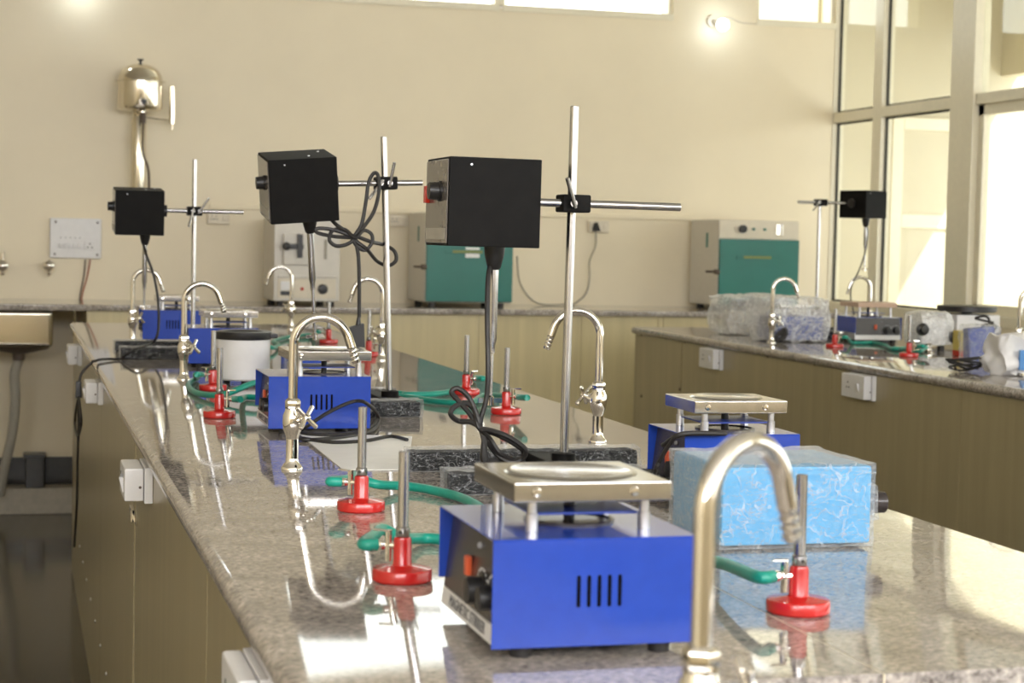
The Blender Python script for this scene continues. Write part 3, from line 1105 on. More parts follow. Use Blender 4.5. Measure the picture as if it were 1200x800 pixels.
tr = thing('pipe_box', 'small black box standing on the kerb against the dark skirting', 'box', ((c0.x + c1.x) / 2, 9.64, .135))
G().box((c0.x, 9.60, .1345), (c1.x, 9.72, c0.z - .02)).obj('body', 'skirting_black', tr, bevel=.006)
G().box((c0.x - .012, 9.59, c0.z - .0195), (c1.x + .006, 9.725, c0.z)).obj('lid', 'skirting_black', tr, bevel=.004)

# ================================================================== GOOSENECK TAPS
def build_tap():
    t = thing('gooseneck_tap', '', 'tap', (0, 0, 0), 'chrome gooseneck laboratory taps')
    g = G()
    g.lathe([(.0185, 0), (.0185, .003), (.0165, .006), (.0115, .013), (.0105, .02), (.0105, .052)], n=28)
    g.obj('flange', 'chrome', t)
    g = G()
    g.lathe([(.0105, .052), (.0115, .058), (.0155, .068), (.0172, .080), (.0165, .092), (.013, .100), (.0125, .103)], n=28)
    d = Vector((.70, -.64, .30)).normalized()
    c = Vector((0, 0, .080))
    g.tube([c, c + d * .022, c + d * .0225, c + d * .03], [.0095, .0095, .0065, .0065], 16)
    g.obj('valve_body', 'chrome', t)
    g = G()
    g.lathe([(.0125, .1032), (.0132, .105), (.0132, .116), (.0115, .119), (.0085, .121)], n=6)
    g.obj('nut', 'chrome', t)
    h = c + d * .036
    u = d.cross(Vector((0, 0, 1))).normalized()
    w = d.cross(u).normalized()
    a1, a2 = (u + w).normalized(), (u - w).normalized()
    g = G()
    for q in (a1, a2):
        g.tube([h - q * .026, h - q * .0245, h, h + q * .0245, h + q * .026], [.0028, .0042, .0034, .0042, .0028], 10)
    g.tube([c + d * .029, h + d * .004, h + d * .006], [.006, .0065, .003], 12)
    g.obj('cross_handle', 'chrome', t)
    R, zc = .047, .212
    pts = [(0, 0, .118), (0, 0, .165), (0, 0, zc)]
    pts += [(R - R * math.cos(a), 0, zc + R * math.sin(a)) for a in [math.radians(x) for x in range(8, 165, 7)]]
    e = pts[-1]
    pts.append((e[0] + .006, 0, e[2] - .018))
    g = G()
    g.tube(pts, .0078, 18)
    g.obj('spout_pipe', 'chrome', t)
    e = Vector(pts[-1])
    dd = Vector((.31, 0, -.95))
    g = G()
    q, rr = [], []
    for k in range(4):
        for off, r in ((0, .0062), (.001, .0080), (.006, .0060)):
            q.append(e + dd * (k * .0072 + off))
            rr.append(r)
    g.tube(q, rr, 14)
    g.obj('serrated_nozzle', 'chrome', t)
    return t


tap0 = build_tap()
TAPS = [  # base point, heading of the spout, label
    (Vector((.462, 1.178, BENCH_Z)), .0, 31, 'tall chrome gooseneck tap beside the white sink'),
    (at(342, 550), 0, -14, 'chrome gooseneck tap in front of the blue stirrer with black cable'),
    (at(215, 445), 0, -6, 'chrome gooseneck tap between film wrapped base and white heating mantle'),
    (at(155, 402), 0, -8, 'chrome gooseneck tap behind the film wrapped stand base'),
    (at(700, 518), 0, 172, 'chrome gooseneck tap opposite the sheet, beside the rod with the red-switched motor'),
    (at(447, 422), 0, 176, 'chrome gooseneck tap beside a red burner, behind a steel rod'),
    (at(341, 386), 0, 178, 'chrome gooseneck tap on the bench, in front of the muffle furnace'),
    (at(904, 402), 0, -8, 'chrome gooseneck tap by the wrapped blue stirrer, before the teal oven'),
    (Vector((3.66, ax(1020, 340, 3.66).y, BENCH_Z)), 0, 172, 'chrome gooseneck tap behind the stirrer with red lamp, by the window'),
    (at(1193, 424), 0, -25, 'chrome gooseneck tap beside the white plastic bag, on second bench'),
]
for k, (p, _, ang, lab) in enumerate(TAPS):
    o = tap0 if k == 0 else copy_tree(tap0)
    p = Vector(p)
    p.z = BENCH_Z + .0003
    o.location = p
    o.rotation_euler = (0, 0, math.radians(ang))
    o['label'] = lab


# ================================================================== BUNSEN BURNERS
def build_bunsen():
    t = thing('bunsen_burner', '', 'burner', (0, 0, 0), 'red based bunsen burners')
    g = G()
    g.lathe([(.033, 0), (.0350, .002), (.0350, .0125), (.0338, .0145), (.018, .0170), (.0118, .0180), (.0108, .020), (.0105, .047), (.0095, .0505), (.006, .051)], n=36)
    g.obj('base', 'red_enamel', t)
    g = G()
    g.lathe([(.0075, .051), (.0082, .052), (.0082, .062), (.0064, .063), (.0062, .150), (.0050, .1505), (.0048, .146)], n=20)
    tb = g.obj('barrel', 'rod_steel', t)
    g = G()
    g.lathe([(.0022, 0), (.0022, -.0006), (.0003, -.0007)], (0, -.0081, .057), 10, 'Y')
    g.obj('air_hole', 'gasket', tb)
    g = G()
    g.tube([(-.009, 0, .040), (-.020, 0, .040)], .004, 10)
    g.tube([(-.017, 0, .022), (-.017, 0, .058)], [.0042, .0042], 10)
    g.tube([(-.020, 0, .040), (-.024, 0, .040), (-.024, 0, .040), (-.030, 0, .040)], [.004, .006, .006, .0055], 10)
    v = g.obj('gas_valve', 'chrome', t)
    g = G()
    g.tube([(-.017, .0, .056), (-.017, -.006, .058), (-.034, -.006, .0585)], .0016, 6)
    g.obj('lever', 'chrome', v)
    return t


bun0 = build_bunsen()
BUNS = [
    (at(471, 680), -30, 'red based bunsen burner beside the control panel of the stirrer by the sink'),
    (at(423, 598), -30, 'red based bunsen burner between a curled green hose and the white sheet'),
    (at(257, 489), 170, 'red based bunsen burner in front of the white heating mantle'),
    (at(249.5, 457), 20, 'red based bunsen burner half hidden behind another beside the mantle'),
    (at(385, 402), -10, 'small red based bunsen burner in front of the muffle furnace'),
    (at(432, 417), 180, 'red based bunsen burner under the hanging black plug'),
    (at(546, 462), 190, 'red based bunsen burner hidden partly by looped black cord'),
    (at(593, 485), 140, 'red based bunsen burner just behind the long steel stirring shaft'),
    (at(935, 717), 0, 'red based bunsen burner in front of the film wrapped light blue box'),
    (at(978, 407), 175, 'red based bunsen burner on second bench by wrapped blue stirrer'),
    (at(1065, 418), 150, 'red based bunsen burner on second bench by the white bag'),
]
BPOS = []
for k, (p, ang, lab) in enumerate(BUNS):
    o = bun0 if k == 0 else copy_tree(bun0)
    p = Vector(p)
    p.z = BENCH_Z + .0003
    o.location = p
    o.rotation_euler = (0, 0, math.radians(ang))
    o['label'] = lab
    a = math.radians(ang)
    dr_ = Vector((-math.cos(a), -math.sin(a), 0))
    BPOS.append((p + Vector((0, 0, .0397)) + dr_ * .0306, dr_))      # hose tail and its direction

# ================================================================== GAS TURRETS AND HOSES
HR = .0072


def turret(x, y, lab):
    t = thing('gas_turret', lab, 'gas tap', (x, y, BENCH_Z), 'chrome gas turrets')
    g = G()
    g.lathe([(.024, .0003), (.024, .004), (.014, .010), (.012, .03), (.014, .034), (.004, .036)], (x, y, BENCH_Z), 24)
    g.obj('base', 'chrome', t)
    for k in range(4):
        a = PI / 4 + k * PI / 2
        c = Vector((x, y, BENCH_Z + .022))
        d = Vector((math.cos(a), math.sin(a), 0))
        g = G()
        g.tube([c + d * .011, c + d * .02, c + d * .021, c + d * .032], [.005, .005, .0065, .0045], 10)
        g.obj('outlet', 'chrome', t)
    return Vector((x, y, BENCH_Z + .022))


def hose(b, mids, tur, k, lab):
    """green hose from burner b over points on the bench to outlet k of a turret"""
    p, d = BPOS[b]
    a = PI / 4 + k * PI / 2
    td = Vector((math.cos(a), math.sin(a), 0))
    P = [p, p + d * .018] + [Vector((q.x, q.y, max(q.z, BENCH_Z + HR + .0008) if q.z > BENCH_Z + .015 else BENCH_Z + HR + .0008)) for q in mids]
    P += [tur + td * .065 - Vector((0, 0, .008)), tur + td * .03]
    g = G()
    Q = smooth(P, 8)
    for q in Q:
        q.z = max(q.z, BENCH_Z + HR + .0006)
    g.tube(Q, HR, 12)
    o = g.obj('gas_hose', 'green_rubber')
    o['label'] = lab
    o['category'] = 'hose'
    o['group'] = 'green rubber gas hoses'
    return o


T1 = turret(.80, 2.33, 'low chrome gas turret behind the blue stirrer by the sink')
T2 = turret(.72, 4.42, 'low chrome gas turret behind the blue stirrer with black cable')
T3 = turret(.80, 6.10, 'low chrome gas turret behind the heating mantle')
hose(0, [at(440, 626, 1.092), at(449, 620, 1.088), at(472, 630, 1.078), at(495, 638), at(530, 640), Vector((.62, 2.25, 0))], T1, 2, 'green hose curling from the burner beside the stirrer by the sink')
hose(1, [at(411, 561, 1.092), at(418, 557, 1.088), at(440, 567, 1.077), at(480, 576), at(530, 586), at(556, 597), Vector((.66, 2.42, 0))], T1, 1, 'green hose running from the burner by the white sheet')
hose(8, [at(850, 661, 1.092), Vector((.82, 2.16, 0))], T1, 3, 'green hose from the burner in front of the light blue box')
hose(2, [at(285, 470), at(310, 470), at(340, 467), Vector((.62, 4.39, 0))], T2, 2, 'short straight green hose from the burner in front of the mantle')
hose(3, [at(231, 447), at(221, 454), at(230, 464), at(262, 462, 1.077), at(300, 448, 1.10), Vector((.63, 4.50, 1.085))], T2, 1, 'looped green hose passing in front of the white mantle')
hose(6, [at(556, 446), at(547, 455), at(520, 464), at(480, 466), at(468, 464.5), Vector((.82, 4.47, 0))], T2, 0, 'green hose curving round to the burner behind the black cord')
hose(7, [at(572, 467), at(550, 476), at(520, 475), at(490, 471), at(466, 468), Vector((.83, 4.36, 0))], T2, 3, 'green hose sagging to the burner behind the stirring shaft')
hose(4, [at(366, 395), at(345, 396), at(330, 399), at(320, 403), Vector((.9, 6.4, 0))], T3, 0, 'green hose stretching from the small burner toward the mantle')

T4 = turret(3.36, 6.3, 'low chrome gas turret on the second bench')
hose(9, [at(998, 404), at(1010, 404), at(1024, 404), at(1038, 407), Vector((3.24, 6.36, 0))], T4, 1, 'green hose in front of the stirrer with the red lamp')
hose(10, [at(1056, 412), at(1048, 410), Vector((3.26, 6.2, 0))], T4, 2, 'short green hose end by the burner beside the white bag')


# ================================================================== MAGNETIC STIRRERS
def stirrer(x0, yf, label, Wd=.205, D=.225, H=.104, plate=.166, off=.024, ring=True, cord=None, rz=0.0, slots=True, plate_d=None, text=False, plate_mat='steel_sheet', dz=0.0):
    """blue sheet-metal body, control panel on its left end, square hot plate on pillars"""
    pd = plate_d or plate
    o = thing('magnetic_stirrer', label, 'stirrer', (x0 + Wd / 2, yf + D / 2, BENCH_Z), 'blue magnetic stirrer hot plates')
    cx, cy = x0 + Wd / 2, yf + D / 2
    zb, ztp = BENCH_Z + .012, BENCH_Z + .012 + H
    th = .0016
    x1, y0, y1 = x0 + Wd, yf, yf + D
    g = G()
    g.box((x0, y0, zb), (x1, y0 + th, ztp - th))
    g.box((x0, y1 - th, zb + .028), (x1, y1, ztp - th))
    g.box((x0, y0, ztp - th), (x1, y1, ztp))
    g.box((x1 - th, y0 + th, zb), (x1, y1 - th, ztp - th))
    cov = g.obj('cover', 'blue_coat', o, bevel=.0006, seg=1)
    if slots:
        sx0 = x0 + Wd * .415
        for k in range(5):
            sx_, hh = sx0 + k * .0103 * Wd / .205, .027
            zc = zb + H * .51
            g = G()
            n = 8
            pr_ = [(sx_ + .0020 * math.sin(a), zc + hh / 2 + .0020 * math.cos(a)) for a in [PI * (j / n - .5) for j in range(n + 1)]]
            pr_ += [(sx_ - .0020 * math.sin(a), zc - hh / 2 - .0020 * math.cos(a)) for a in [PI * (j / n - .5) for j in range(n + 1)]]
            vs = [(a, y0 - .0003, b) for a, b in pr_] + [(a, y0 + .0003, b) for a, b in pr_]
            m_ = len(pr_)
            g._add(vs, [tuple(range(m_))[::-1], tuple(range(m_, 2 * m_))] + [(j, (j + 1) % m_, (j + 1) % m_ + m_, j + m_) for j in range(m_)])
            g.obj('vent_slot', 'slot_black', cov)
    # chassis with the slanted control panel facing the left end
    ins_t, ins_b = .016, .004
    g = G()
    ya, yb = y0 + th + .0004, y1 - th - .0004
    g.hexa([(x0 + ins_b, ya, zb + .001), (x1 - th - .0005, ya, zb + .001), (x1 - th - .0005, yb, zb + .001), (x0 + ins_b, yb, zb + .001),
            (x0 + ins_t, ya, ztp - th - .0004), (x1 - th - .0005, ya, ztp - th - .0004), (x1 - th - .0005, yb, ztp - th - .0004), (x0 + ins_t, yb, ztp - th - .0004)])
    g.obj('chassis', 'aluminium', o)
    sl = (ins_t - ins_b) / (H - .003)

    def on_panel(y, z, out=.0):       # point on the panel face
        return Vector((x0 + ins_b + (z - zb) * sl - out, y, z))
    g = G()
    zA, zB = zb + .020, ztp - .004
    ym0, ym1 = ya + .002, yb - .002
    g.hexa([on_panel(ym0, zA, .0012), on_panel(ym0, zA, -.0002), on_panel(ym1, zA, -.0002), on_panel(ym1, zA, .0012),
            on_panel(ym0, zB, .0012), on_panel(ym0, zB, -.0002), on_panel(ym1, zB, -.0002), on_panel(ym1, zB, .0012)])
    pn = g.obj('control_panel', 'panel_dark', o)
    Mp = Matrix.Rotation(PI / 2, 4, 'X')
    for yy, zz, r1, h1, mt_, nm in ((.30, .42, .0135, .017, 'black_plastic', 'knob'), (.12, .42, .012, .015, 'black_plastic', 'knob')):
        c = on_panel(y0 + D * yy, zb + H * zz, .0013)
        g = G()
        g.lathe([(r1 * 1.35, 0), (r1 * 1.35, -.0016), (r1, -.002), (r1 * .95, -h1), (.002, -h1 - .001)], c, 20, 'X')
        g.obj(nm, mt_, pn)
        g = G()
        for j in range(9):
            a = PI * (.1 + .8 * j / 8)
            q = c + Vector((0, math.cos(a) * .021, math.sin(a) * .021))
            g.box((q.x - .0006, q.y - .0012, q.z - .0012), (q.x, q.y + .0012, q.z + .0012))
        g.obj('dial_marks', 'print_white', pn)['kind'] = 'stuff'
    c = on_panel(y0 + D * .55, zb + H * .56, .0013)
    g = G()
    g.box((c.x - .006, c.y - .006, c.z - .010), (c.x, c.y + .006, c.z + .010))
    g.obj('rocker_switch', 'orange_lens', pn, bevel=.0015)
    c = on_panel(y0 + D * .42, zb + H * .80, .0013)
    g = G()
    g.lathe([(.0035, 0), (.003, -.003), (.0004, -.004)], c, 12, 'X')
    g.obj('indicator', 'grey_lens', pn)
    g = G()
    zA, zB = zb + .002, zb + .0195
    g.hexa([on_panel(ym0, zA, .0016), on_panel(ym0, zA, -.0002), on_panel(ym1, zA, -.0002), on_panel(ym1, zA, .0016),
            on_panel(ym0, zB, .0016), on_panel(ym0, zB, -.0002), on_panel(ym1, zB, -.0002), on_panel(ym1, zB, .0016)])
    ls = g.obj('name_strip', 'white_plastic', o)
    if text:
        tl = math.atan(sl)
        c = on_panel((y0 + y1) / 2, (zA + zB) / 2, .0021)
        Mt = Matrix.Translation(c) @ Matrix.Rotation(tl, 4, 'Y') @ Matrix.Rotation(-PI / 2, 4, 'Z') @ Matrix.Rotation(PI / 2, 4, 'X')
        text_mesh('lettering', 'MAGNETIC STIRRER', .0165, 'lettering', ls, Mt)
    for fx in (x0 + .035, x1 - .03):
        for fy in (y0 + .022, y1 - .03):
            g = G()
            g.cyl((fx, fy, BENCH_Z + .0004), (fx, fy, zb + .0015), .0105, .012, 14)
            g.obj('rubber_foot', 'black_rubber', o)
    # under-plate opening, pillars, plate
    pcx, pcy = cx + off, cy + .0
    z0 = ztp + .030 + dz
    z1 = z0 + .019
    g = G()
    g.lathe([(.046, ztp + .0002), (.046, ztp + .0022), (.042, ztp + .0026), (.040, ztp + .0008), (.001, ztp + .0008)], (pcx, pcy, 0), 32)
    g.obj('heater_opening', 'panel_dark', o)
    g = G()
    g.cyl((pcx, pcy, ztp + .001), (pcx, pcy, z0 + .001), .006, n=12)
    g.obj('spindle', 'black_plastic', o)
    g = G()
    g.box((pcx - .055, pcy - .052, ztp + .0135), (pcx + .055, pcy + .052, ztp + .0155))
    g.obj('heat_shield', 'dark_blue_coat', o)
    hx, hy = plate * .36, pd * .40
    for sx_ in (-1, 1):
        for sy_ in (-1, 1):
            g = G()
            c = (pcx + sx_ * hx, pcy + sy_ * hy, 0)
            g.lathe([(.0062, ztp + .0002), (.0062, ztp + .017), (.0048, ztp + .0175), (.0048, z0 + .001)], c, 14)
            g.obj('pillar', 'aluminium', o)
    xa, xb, yA, yB = pcx - plate / 2, pcx + plate / 2, pcy - pd / 2, pcy + pd / 2
    g = G()
    g.box((xa, yA, z0), (xb, yB, z1))
    pl_ = g.obj('hot_plate', plate_mat, o, bevel=.0015)
    if ring:
        rr = min(plate, pd) * .40
        g = G()
        g.lathe([(rr + .004, z1 + .0001), (rr, z1 + .0022), (rr - .003, z1 + .0022), (rr - .008, z1 + .0006), (.001, z1 + .0006)], (pcx, pcy, 0), 48)
        g.obj('pressed_ring', plate_mat, pl_)
    for sx_ in (-.5, .5):
        g = G()
        g.lathe([(.0048, 0), (.004, -.0025), (.0005, -.003)], (pcx + sx_ * plate * .62 - .008, yA - .0001, (z0 + z1) / 2), 12, 'Y')
        g.obj('screw', 'chrome', pl_)
    if cord:
        g = G()
        Q = smooth(cord, 8)
        for q in Q:
            q.z = max(q.z, BENCH_Z + .0042)
        g.tube(Q, .0036, 8)
        g.obj('power_cord', 'black_rubber', o)
    if rz:
        o.rotation_euler = (0, 0, rz)
    return o


s0 = stirrer(.437, 1.653, 'blue magnetic stirrer with steel plate standing by the white bench sink', text=True, plate=.160, off=.006)
Z1 = BENCH_Z + .005
c3 = [Vector((.697, 3.66, Z1 + .03)), at(440, 478, 1.075), at(441, 492, 1.068), at(430, 503, Z1), at(395, 509, Z1), at(360, 508, Z1), at(352, 505, Z1), ay(362, 498, 3.585),
      ay(385, 483, 3.57), ay(415, 470, 3.57), ay(432, 474, 3.58), at(444, 490, 1.067), at(436, 504, Z1), at(400, 512, Z1), at(360, 515, Z1), at(352, 513, Z1), at(390, 518, Z1), at(430, 516, Z1), at(458, 511, Z1), at(477, 515, Z1)]
stirrer(.489, 3.612, 'blue magnetic stirrer with black cable looped across its front', D=.205, cord=c3, text=True)
stirrer(.497, 5.42, 'blue magnetic stirrer between the heating mantle and the film wrapped base', D=.21, plate=.160)
stirrer(.445, 6.62, 'blue magnetic stirrer beside the film wrapped stand base, with shiny plate', D=.2, plate=.15)
c5 = [Vector((.957, 2.62, BENCH_Z + .09)), ay(779, 520, 2.6), ay(800, 509, 2.545), ay(850, 508, 2.545), ay(800, 508, 2.54), ay(785, 520, 2.56), ay(773, 540, 2.58), ay(768, 552, 2.6), at(763, 566, Z1), at(770, 572, Z1)]
s5 = stirrer(.969, 2.56, 'blue magnetic stirrer behind the film wrapped light blue box', Wd=.186, D=.165, plate=.150, plate_d=.132, off=.003, H=.100, cord=c5)


# ================================================================== OVERHEAD STIRRERS ON STANDS
def overhead(label, rod, rod_top, bar_z, bar_x, box_x, box_y, base, lean=0.0, tilt=0.0, roll=0.0, yaw=0.0, flip=False, Wd=.151, D=.160, H=.141,
             thick_len=.118, thin_len=.105, cords=(), plug=None, handles=((.03, -.012, .045, .0), (-.018, -.012, -.05, .0)), box_dz=0.0, red=True, collar=True, sh_x=.022):
    bx, by = rod
    o = thing('overhead_stirrer', label, 'stirrer', (bx, by, BENCH_Z), 'overhead stirrers on film wrapped stands')
    LZ = Matrix.Translation((bx, by, BENCH_Z)) @ Matrix.Rotation(lean, 4, 'Y') @ Matrix.Translation((-bx, -by, -BENCH_Z))
    # H-shaped cast base, each limb black and wrapped in clear film
    x0, x1, ya, yb = base
    hb = .033
    limbs = [((x0, ya, BENCH_Z + .0006), (x1, ya + .05, BENCH_Z + hb)), ((x0, yb - .05, BENCH_Z + .0006), (x1, yb, BENCH_Z + hb)),
             ((bx - .03, ya + .0505, BENCH_Z + .0006), (bx + .03, yb - .0505, BENCH_Z + hb))]
    for k, (lo, hi) in enumerate(limbs):
        q = G()
        q.box(lo, hi)
        lb = q.obj('base_limb', 'black_coat', o, bevel=.004)
        if k < 2:
            q = G()
            e = .005
            q.crumple((lo[0] - e, lo[1] - e, lo[2] - .0003), (hi[0] + e, hi[1] + e, hi[2] + e), .0035, .012, seed=k + bx * 10, freq=55)
            q.obj('film_wrap', 'film_on_black', lb)
    q = G()
    q.lathe([(.02, BENCH_Z + hb), (.02, BENCH_Z + hb + .012), (.012, BENCH_Z + hb + .014)], (bx, by, 0), 20)
    q.obj('rod_socket', 'black_coat', o)
    q = G(LZ)
    q.lathe([(.0072, BENCH_Z + hb), (.0072, rod_top - .001), (.0062, rod_top)], (bx, by, 0), 20)
    q.obj('rod', 'rod_steel', o)
    yb_ = by - .018                     # the bar passes in front of the rod
    q = G(LZ)
    q.cyl((bar_x[0], yb_, bar_z), (bar_x[1], yb_, bar_z), .0066, n=18)
    q.obj('cross_bar', 'rod_steel', o)
    q = G(LZ)
    q.box((bx - .024, by - .032, bar_z - .0145), (bx + .024, by + .014, bar_z + .0145))
    cl = q.obj('clamp', 'black_coat', o, bevel=.003)
    for (dx, dy, dz2, _) in handles:
        q = G(LZ)
        c = Vector((bx + dx * .55, by - .033, bar_z))
        q.tube([c, c + Vector((0, -.010, 0))], .006, 12)
        h0 = c + Vector((0, -.010, 0))
        q.tube([h0 - Vector((dx, dy, dz2)) * .18, h0 + Vector((dx, dy, dz2))], .0036, 10)
        q.obj('tommy_screw', 'rod_steel', cl)
    # motor housing, tilted about the bar
    MZ = LZ @ Matrix.Translation((box_x, box_y, bar_z)) @ Matrix.Rotation(yaw, 4, 'Z') @ Matrix.Rotation(roll, 4, 'Y') @ Matrix.Rotation(tilt, 4, 'X')
    hw, hd = Wd / 2, D / 2
    zt_, zb_ = H * .47 + box_dz, -H * .53 + box_dz
    q = G(MZ)
    q.box((-hw, -hd, zb_), (hw, hd, zt_))
    hs = q.obj('motor_housing', 'black_coat', o, bevel=.0018)
    sg = 1 if flip else -1              # side with the controls
    q = G(MZ)
    xs0, xs1 = sorted((sg * (hw + .0002), sg * (hw + .0022)))
    q.box((xs0, -hd + .004, zb_ + .004), (xs1, hd - .004, zt_ - .004))
    q.obj('control_panel', 'panel_grey', hs, bevel=.0006, seg=1)
    q = G(MZ)
    xs0, xs1 = sorted((sg * (hw + .0023), sg * (hw + .0029)))
    q.box((xs0, -hd + .012, zb_ + .010), (xs1, hd - .012, zb_ + .028))
    q.obj('name_plate', 'pvc_grey', hs)
    q = G(MZ)
    q.lathe([(.0165, sg * (hw + .0024)), (.0165, sg * (hw + .006)), (.0145, sg * (hw + .007)), (.0135, sg * (hw + .022)), (.002, sg * (hw + .023))], (0, -.03, .012), 22, 'X')
    q.obj('speed_knob', 'black_plastic', hs)
    if red:
        q = G(MZ)
        xr0, xr1 = sorted((sg * (hw + .0024), sg * (hw + .010)))
        q.box((xr0, .045, -.006), (xr1, .062, .022))
        q.obj('rocker_switch', 'red_lens', hs, bevel=.001)
    for sx_, sy_ in ((.02, -.04), (.052, .03)):
        q = G(MZ)
        q.lathe([(.003, zt_ + .0001), (.0028, zt_ + .0016), (.0004, zt_ + .002)], (sx_, sy_, 0), 10)
        q.obj('screw', 'aluminium', hs)
    q = G(MZ)
    q.lathe([(.002, 0), (.0018, -.0006), (.0003, -.0008)], (-.04, -hd - .0002, zt_ - .012), 8, 'Y')
    q.obj('screw', 'aluminium', hs)
    if collar:
        q = G(MZ)
        q.lathe([(.019, -sg * (hw + .0004)), (.019, -sg * (hw + .012)), (.0075, -sg * (hw + .0135))], (0, yb_ - box_y, 0), 20, 'X')
        q.obj('bar_collar', 'black_plastic', o)
    q = G(MZ)
    q.lathe([(.0175, zb_ - .0002), (.0165, zb_ - .012), (.011, zb_ - .034), (.007, zb_ - .038)], (sh_x, 0, 0), 14)
    q.obj('chuck', 'black_plastic', o)
    zc = zb_ - .036
    q = G(MZ)
    q.lathe([(.0078, zc), (.0078, zc - thick_len + .01), (.0055, zc - thick_len), (.0055, zc - thick_len - .012), (.0036, zc - thick_len - .013), (.0036, zc - thick_len - thin_len)][::-1], (sh_x, 0, 0), 16)
    sh = q.obj('shaft', 'rod_steel', o)
    zz = zc - thick_len - thin_len
    q = G(MZ)
    q.lathe([(.006, zz - .008), (.006, zz + .006), (.004, zz + .008)], (sh_x, 0, 0), 12)
    q.box((sh_x - .02, -.0012, zz - .004), (sh_x + .02, .0012, zz + .004))
    q.obj('paddle', 'chrome', sh)
    for pts, r in cords:
        q = G()
        Q = smooth(pts, 8)
        for w in Q:
            if w.x > B1X0 - .004:
                w.z = max(w.z, BENCH_Z + r + .0006)
        q.tube(Q, r, 8)
        q.obj('power_cord', 'black_rubber', o)
    if plug:
        plug(o)
    return o


def K(L, y):
    return [ay(p[0], p[1], y + (p[2] if len(p) > 2 else 0)) for p in L]


# --- nearest stand
cordC = K([(583, 296, .08), (573, 318, .05), (571, 370, .02), (572, 430), (570, 466), (564, 488), (561, 500), (550, 484), (536, 468), (529, 459), (537, 455), (551, 468), (561, 496, -.01),
           (550, 494), (537, 493, .01), (528, 485), (533, 476), (546, 472), (556, 481), (562, 502, -.012), (580, 508), (598, 517), (613, 528), (612, 537, .01), (600, 538, .01), (585, 530), (574, 514), (565, 503, -.02),
           (582, 506, -.01), (600, 514, -.01), (616, 527, -.01), (611, 538), (596, 541), (580, 530, .01), (570, 515), (563, 500), (567, 515, -.01), (568, 528, -.01), (566, 537), (580, 540, .01), (605, 539, .02)], 2.84)


def plugC(o):
    q = G()
    c = ay(567, 530, 2.83)
    q.tube([c + Vector((0, 0, .018)), c + Vector((0, 0, -.006)), c + Vector((.002, 0, -.014))], [.0045, .007, .007], 10)
    q.obj('strain_relief', 'black_plastic', o)


overhead('overhead stirrer with red switch on its black motor box, beside the light blue box', (.884, 2.9), 1.678, 1.518, (.79, 1.067), .733, 2.90,
         (.655, 1.06, 2.745, 3.08), cords=[(cordC, .0043)], plug=plugC, thick_len=.125, thin_len=.09,
         handles=((-.016, -.01, .040, 0),), collar=False, box_dz=.0, lean=.008)

# --- middle stand
cordB = K([(384, 252, .06), (393, 262), (404, 270), (415, 278), (400, 272), (384, 268), (371, 268), (373, 273), (392, 277), (414, 279), (407, 286), (394, 288), (386, 281), (390, 270), (404, 269), (416, 278, -.01),
           (426, 270), (435, 274), (436, 284), (428, 293), (418, 288), (413, 276), (434, 283), (450, 287, .09), (462, 294, .09), (464, 305, .09), (455, 311, .09), (442, 306, .08), (430, 292), (416, 279),
           (424, 262), (429, 235), (432, 214), (438, 203), (443, 206), (444, 225), (438, 248), (426, 266), (417, 278), (420, 300), (421, 330), (421, 372)], 4.03)


def plugB(o):
    c = ay(418, 392, 4.03)
    q = G()
    q.tube([c + Vector((.004, 0, .04)), c + Vector((.003, 0, .02))], [.004, .0065], 10)
    q.hexa([(c.x - .012, c.y - .014, c.z - .026), (c.x + .017, c.y - .014, c.z - .028), (c.x + .017, c.y + .014, c.z - .028), (c.x - .012, c.y + .014, c.z - .026),
            (c.x - .018, c.y - .014, c.z + .016), (c.x + .014, c.y - .014, c.z + .026), (c.x + .014, c.y + .014, c.z + .026), (c.x - .018, c.y + .014, c.z + .016)])
    pg = q.obj('plug', 'black_plastic', o, bevel=.003)
    for dz in (-.008, .008):
        q = G()
        q.cyl((c.x - .011, c.y, c.z + dz), (c.x - .027, c.y, c.z + dz), .0024, n=8)
        q.obj('pin', 'chrome', pg)


overhead('overhead stirrer with tilted black motor box and looped cord, in front of the furnace', (.832, 4.1), 1.682, 1.577, (.70, .915), .633, 4.085,
         (.60, .872, 3.95, 4.30), lean=-.040, tilt=.15, roll=-.045, cords=[(cordB, .0043)], plug=plugB, red=False, thick_len=.118, thin_len=.12,
         handles=((.008, -.012, .045, 0), (-.03, -.012, -.035, 0)))

# --- far stand
pA = ay(92, 455, 5.6)
cordA = K([(168, 286, .03), (172, 300), (180, 322), (185, 350), (186, 380), (183, 396)], 5.86) + [at(176, 403, 1.10), at(160, 408, 1.10), at(147, 416, 1.08), at(140, 420.5, Z1), ay(126, 420.5, 5.68), ay(114, 422, 5.62), ay(104, 428, 5.6), ay(96, 437, 5.6), ay(93, 446, 5.6), pA + Vector((0, 0, .018))]


def plugA(o):
    q = G()
    c = pA
    q.hexa([(c.x - .010, c.y - .013, c.z - .028), (c.x + .010, c.y - .013, c.z - .028), (c.x + .010, c.y + .013, c.z - .028), (c.x - .010, c.y + .013, c.z - .028),
            (c.x - .008, c.y - .010, c.z + .022), (c.x + .008, c.y - .010, c.z + .022), (c.x + .008, c.y + .010, c.z + .022), (c.x - .008, c.y + .010, c.z + .022)])
    q.obj('plug', 'black_plastic', o, bevel=.003)
    q = G()
    L = [c + Vector((0, -.006, -.027)), ax(89, 480, c.x), ax(88, 497, c.x), ax(91, 511, c.x), ax(95, 497, c.x), ax(94, 480, c.x), c + Vector((0, .006, -.027)), ax(92, 500, c.x), ax(91, 540, c.x), ax(90, 590, c.x), ax(87, 640, c.x)]
    q.tube(smooth(L, 6), .0038, 8)
    q.obj('hanging_cord', 'black_rubber', o)


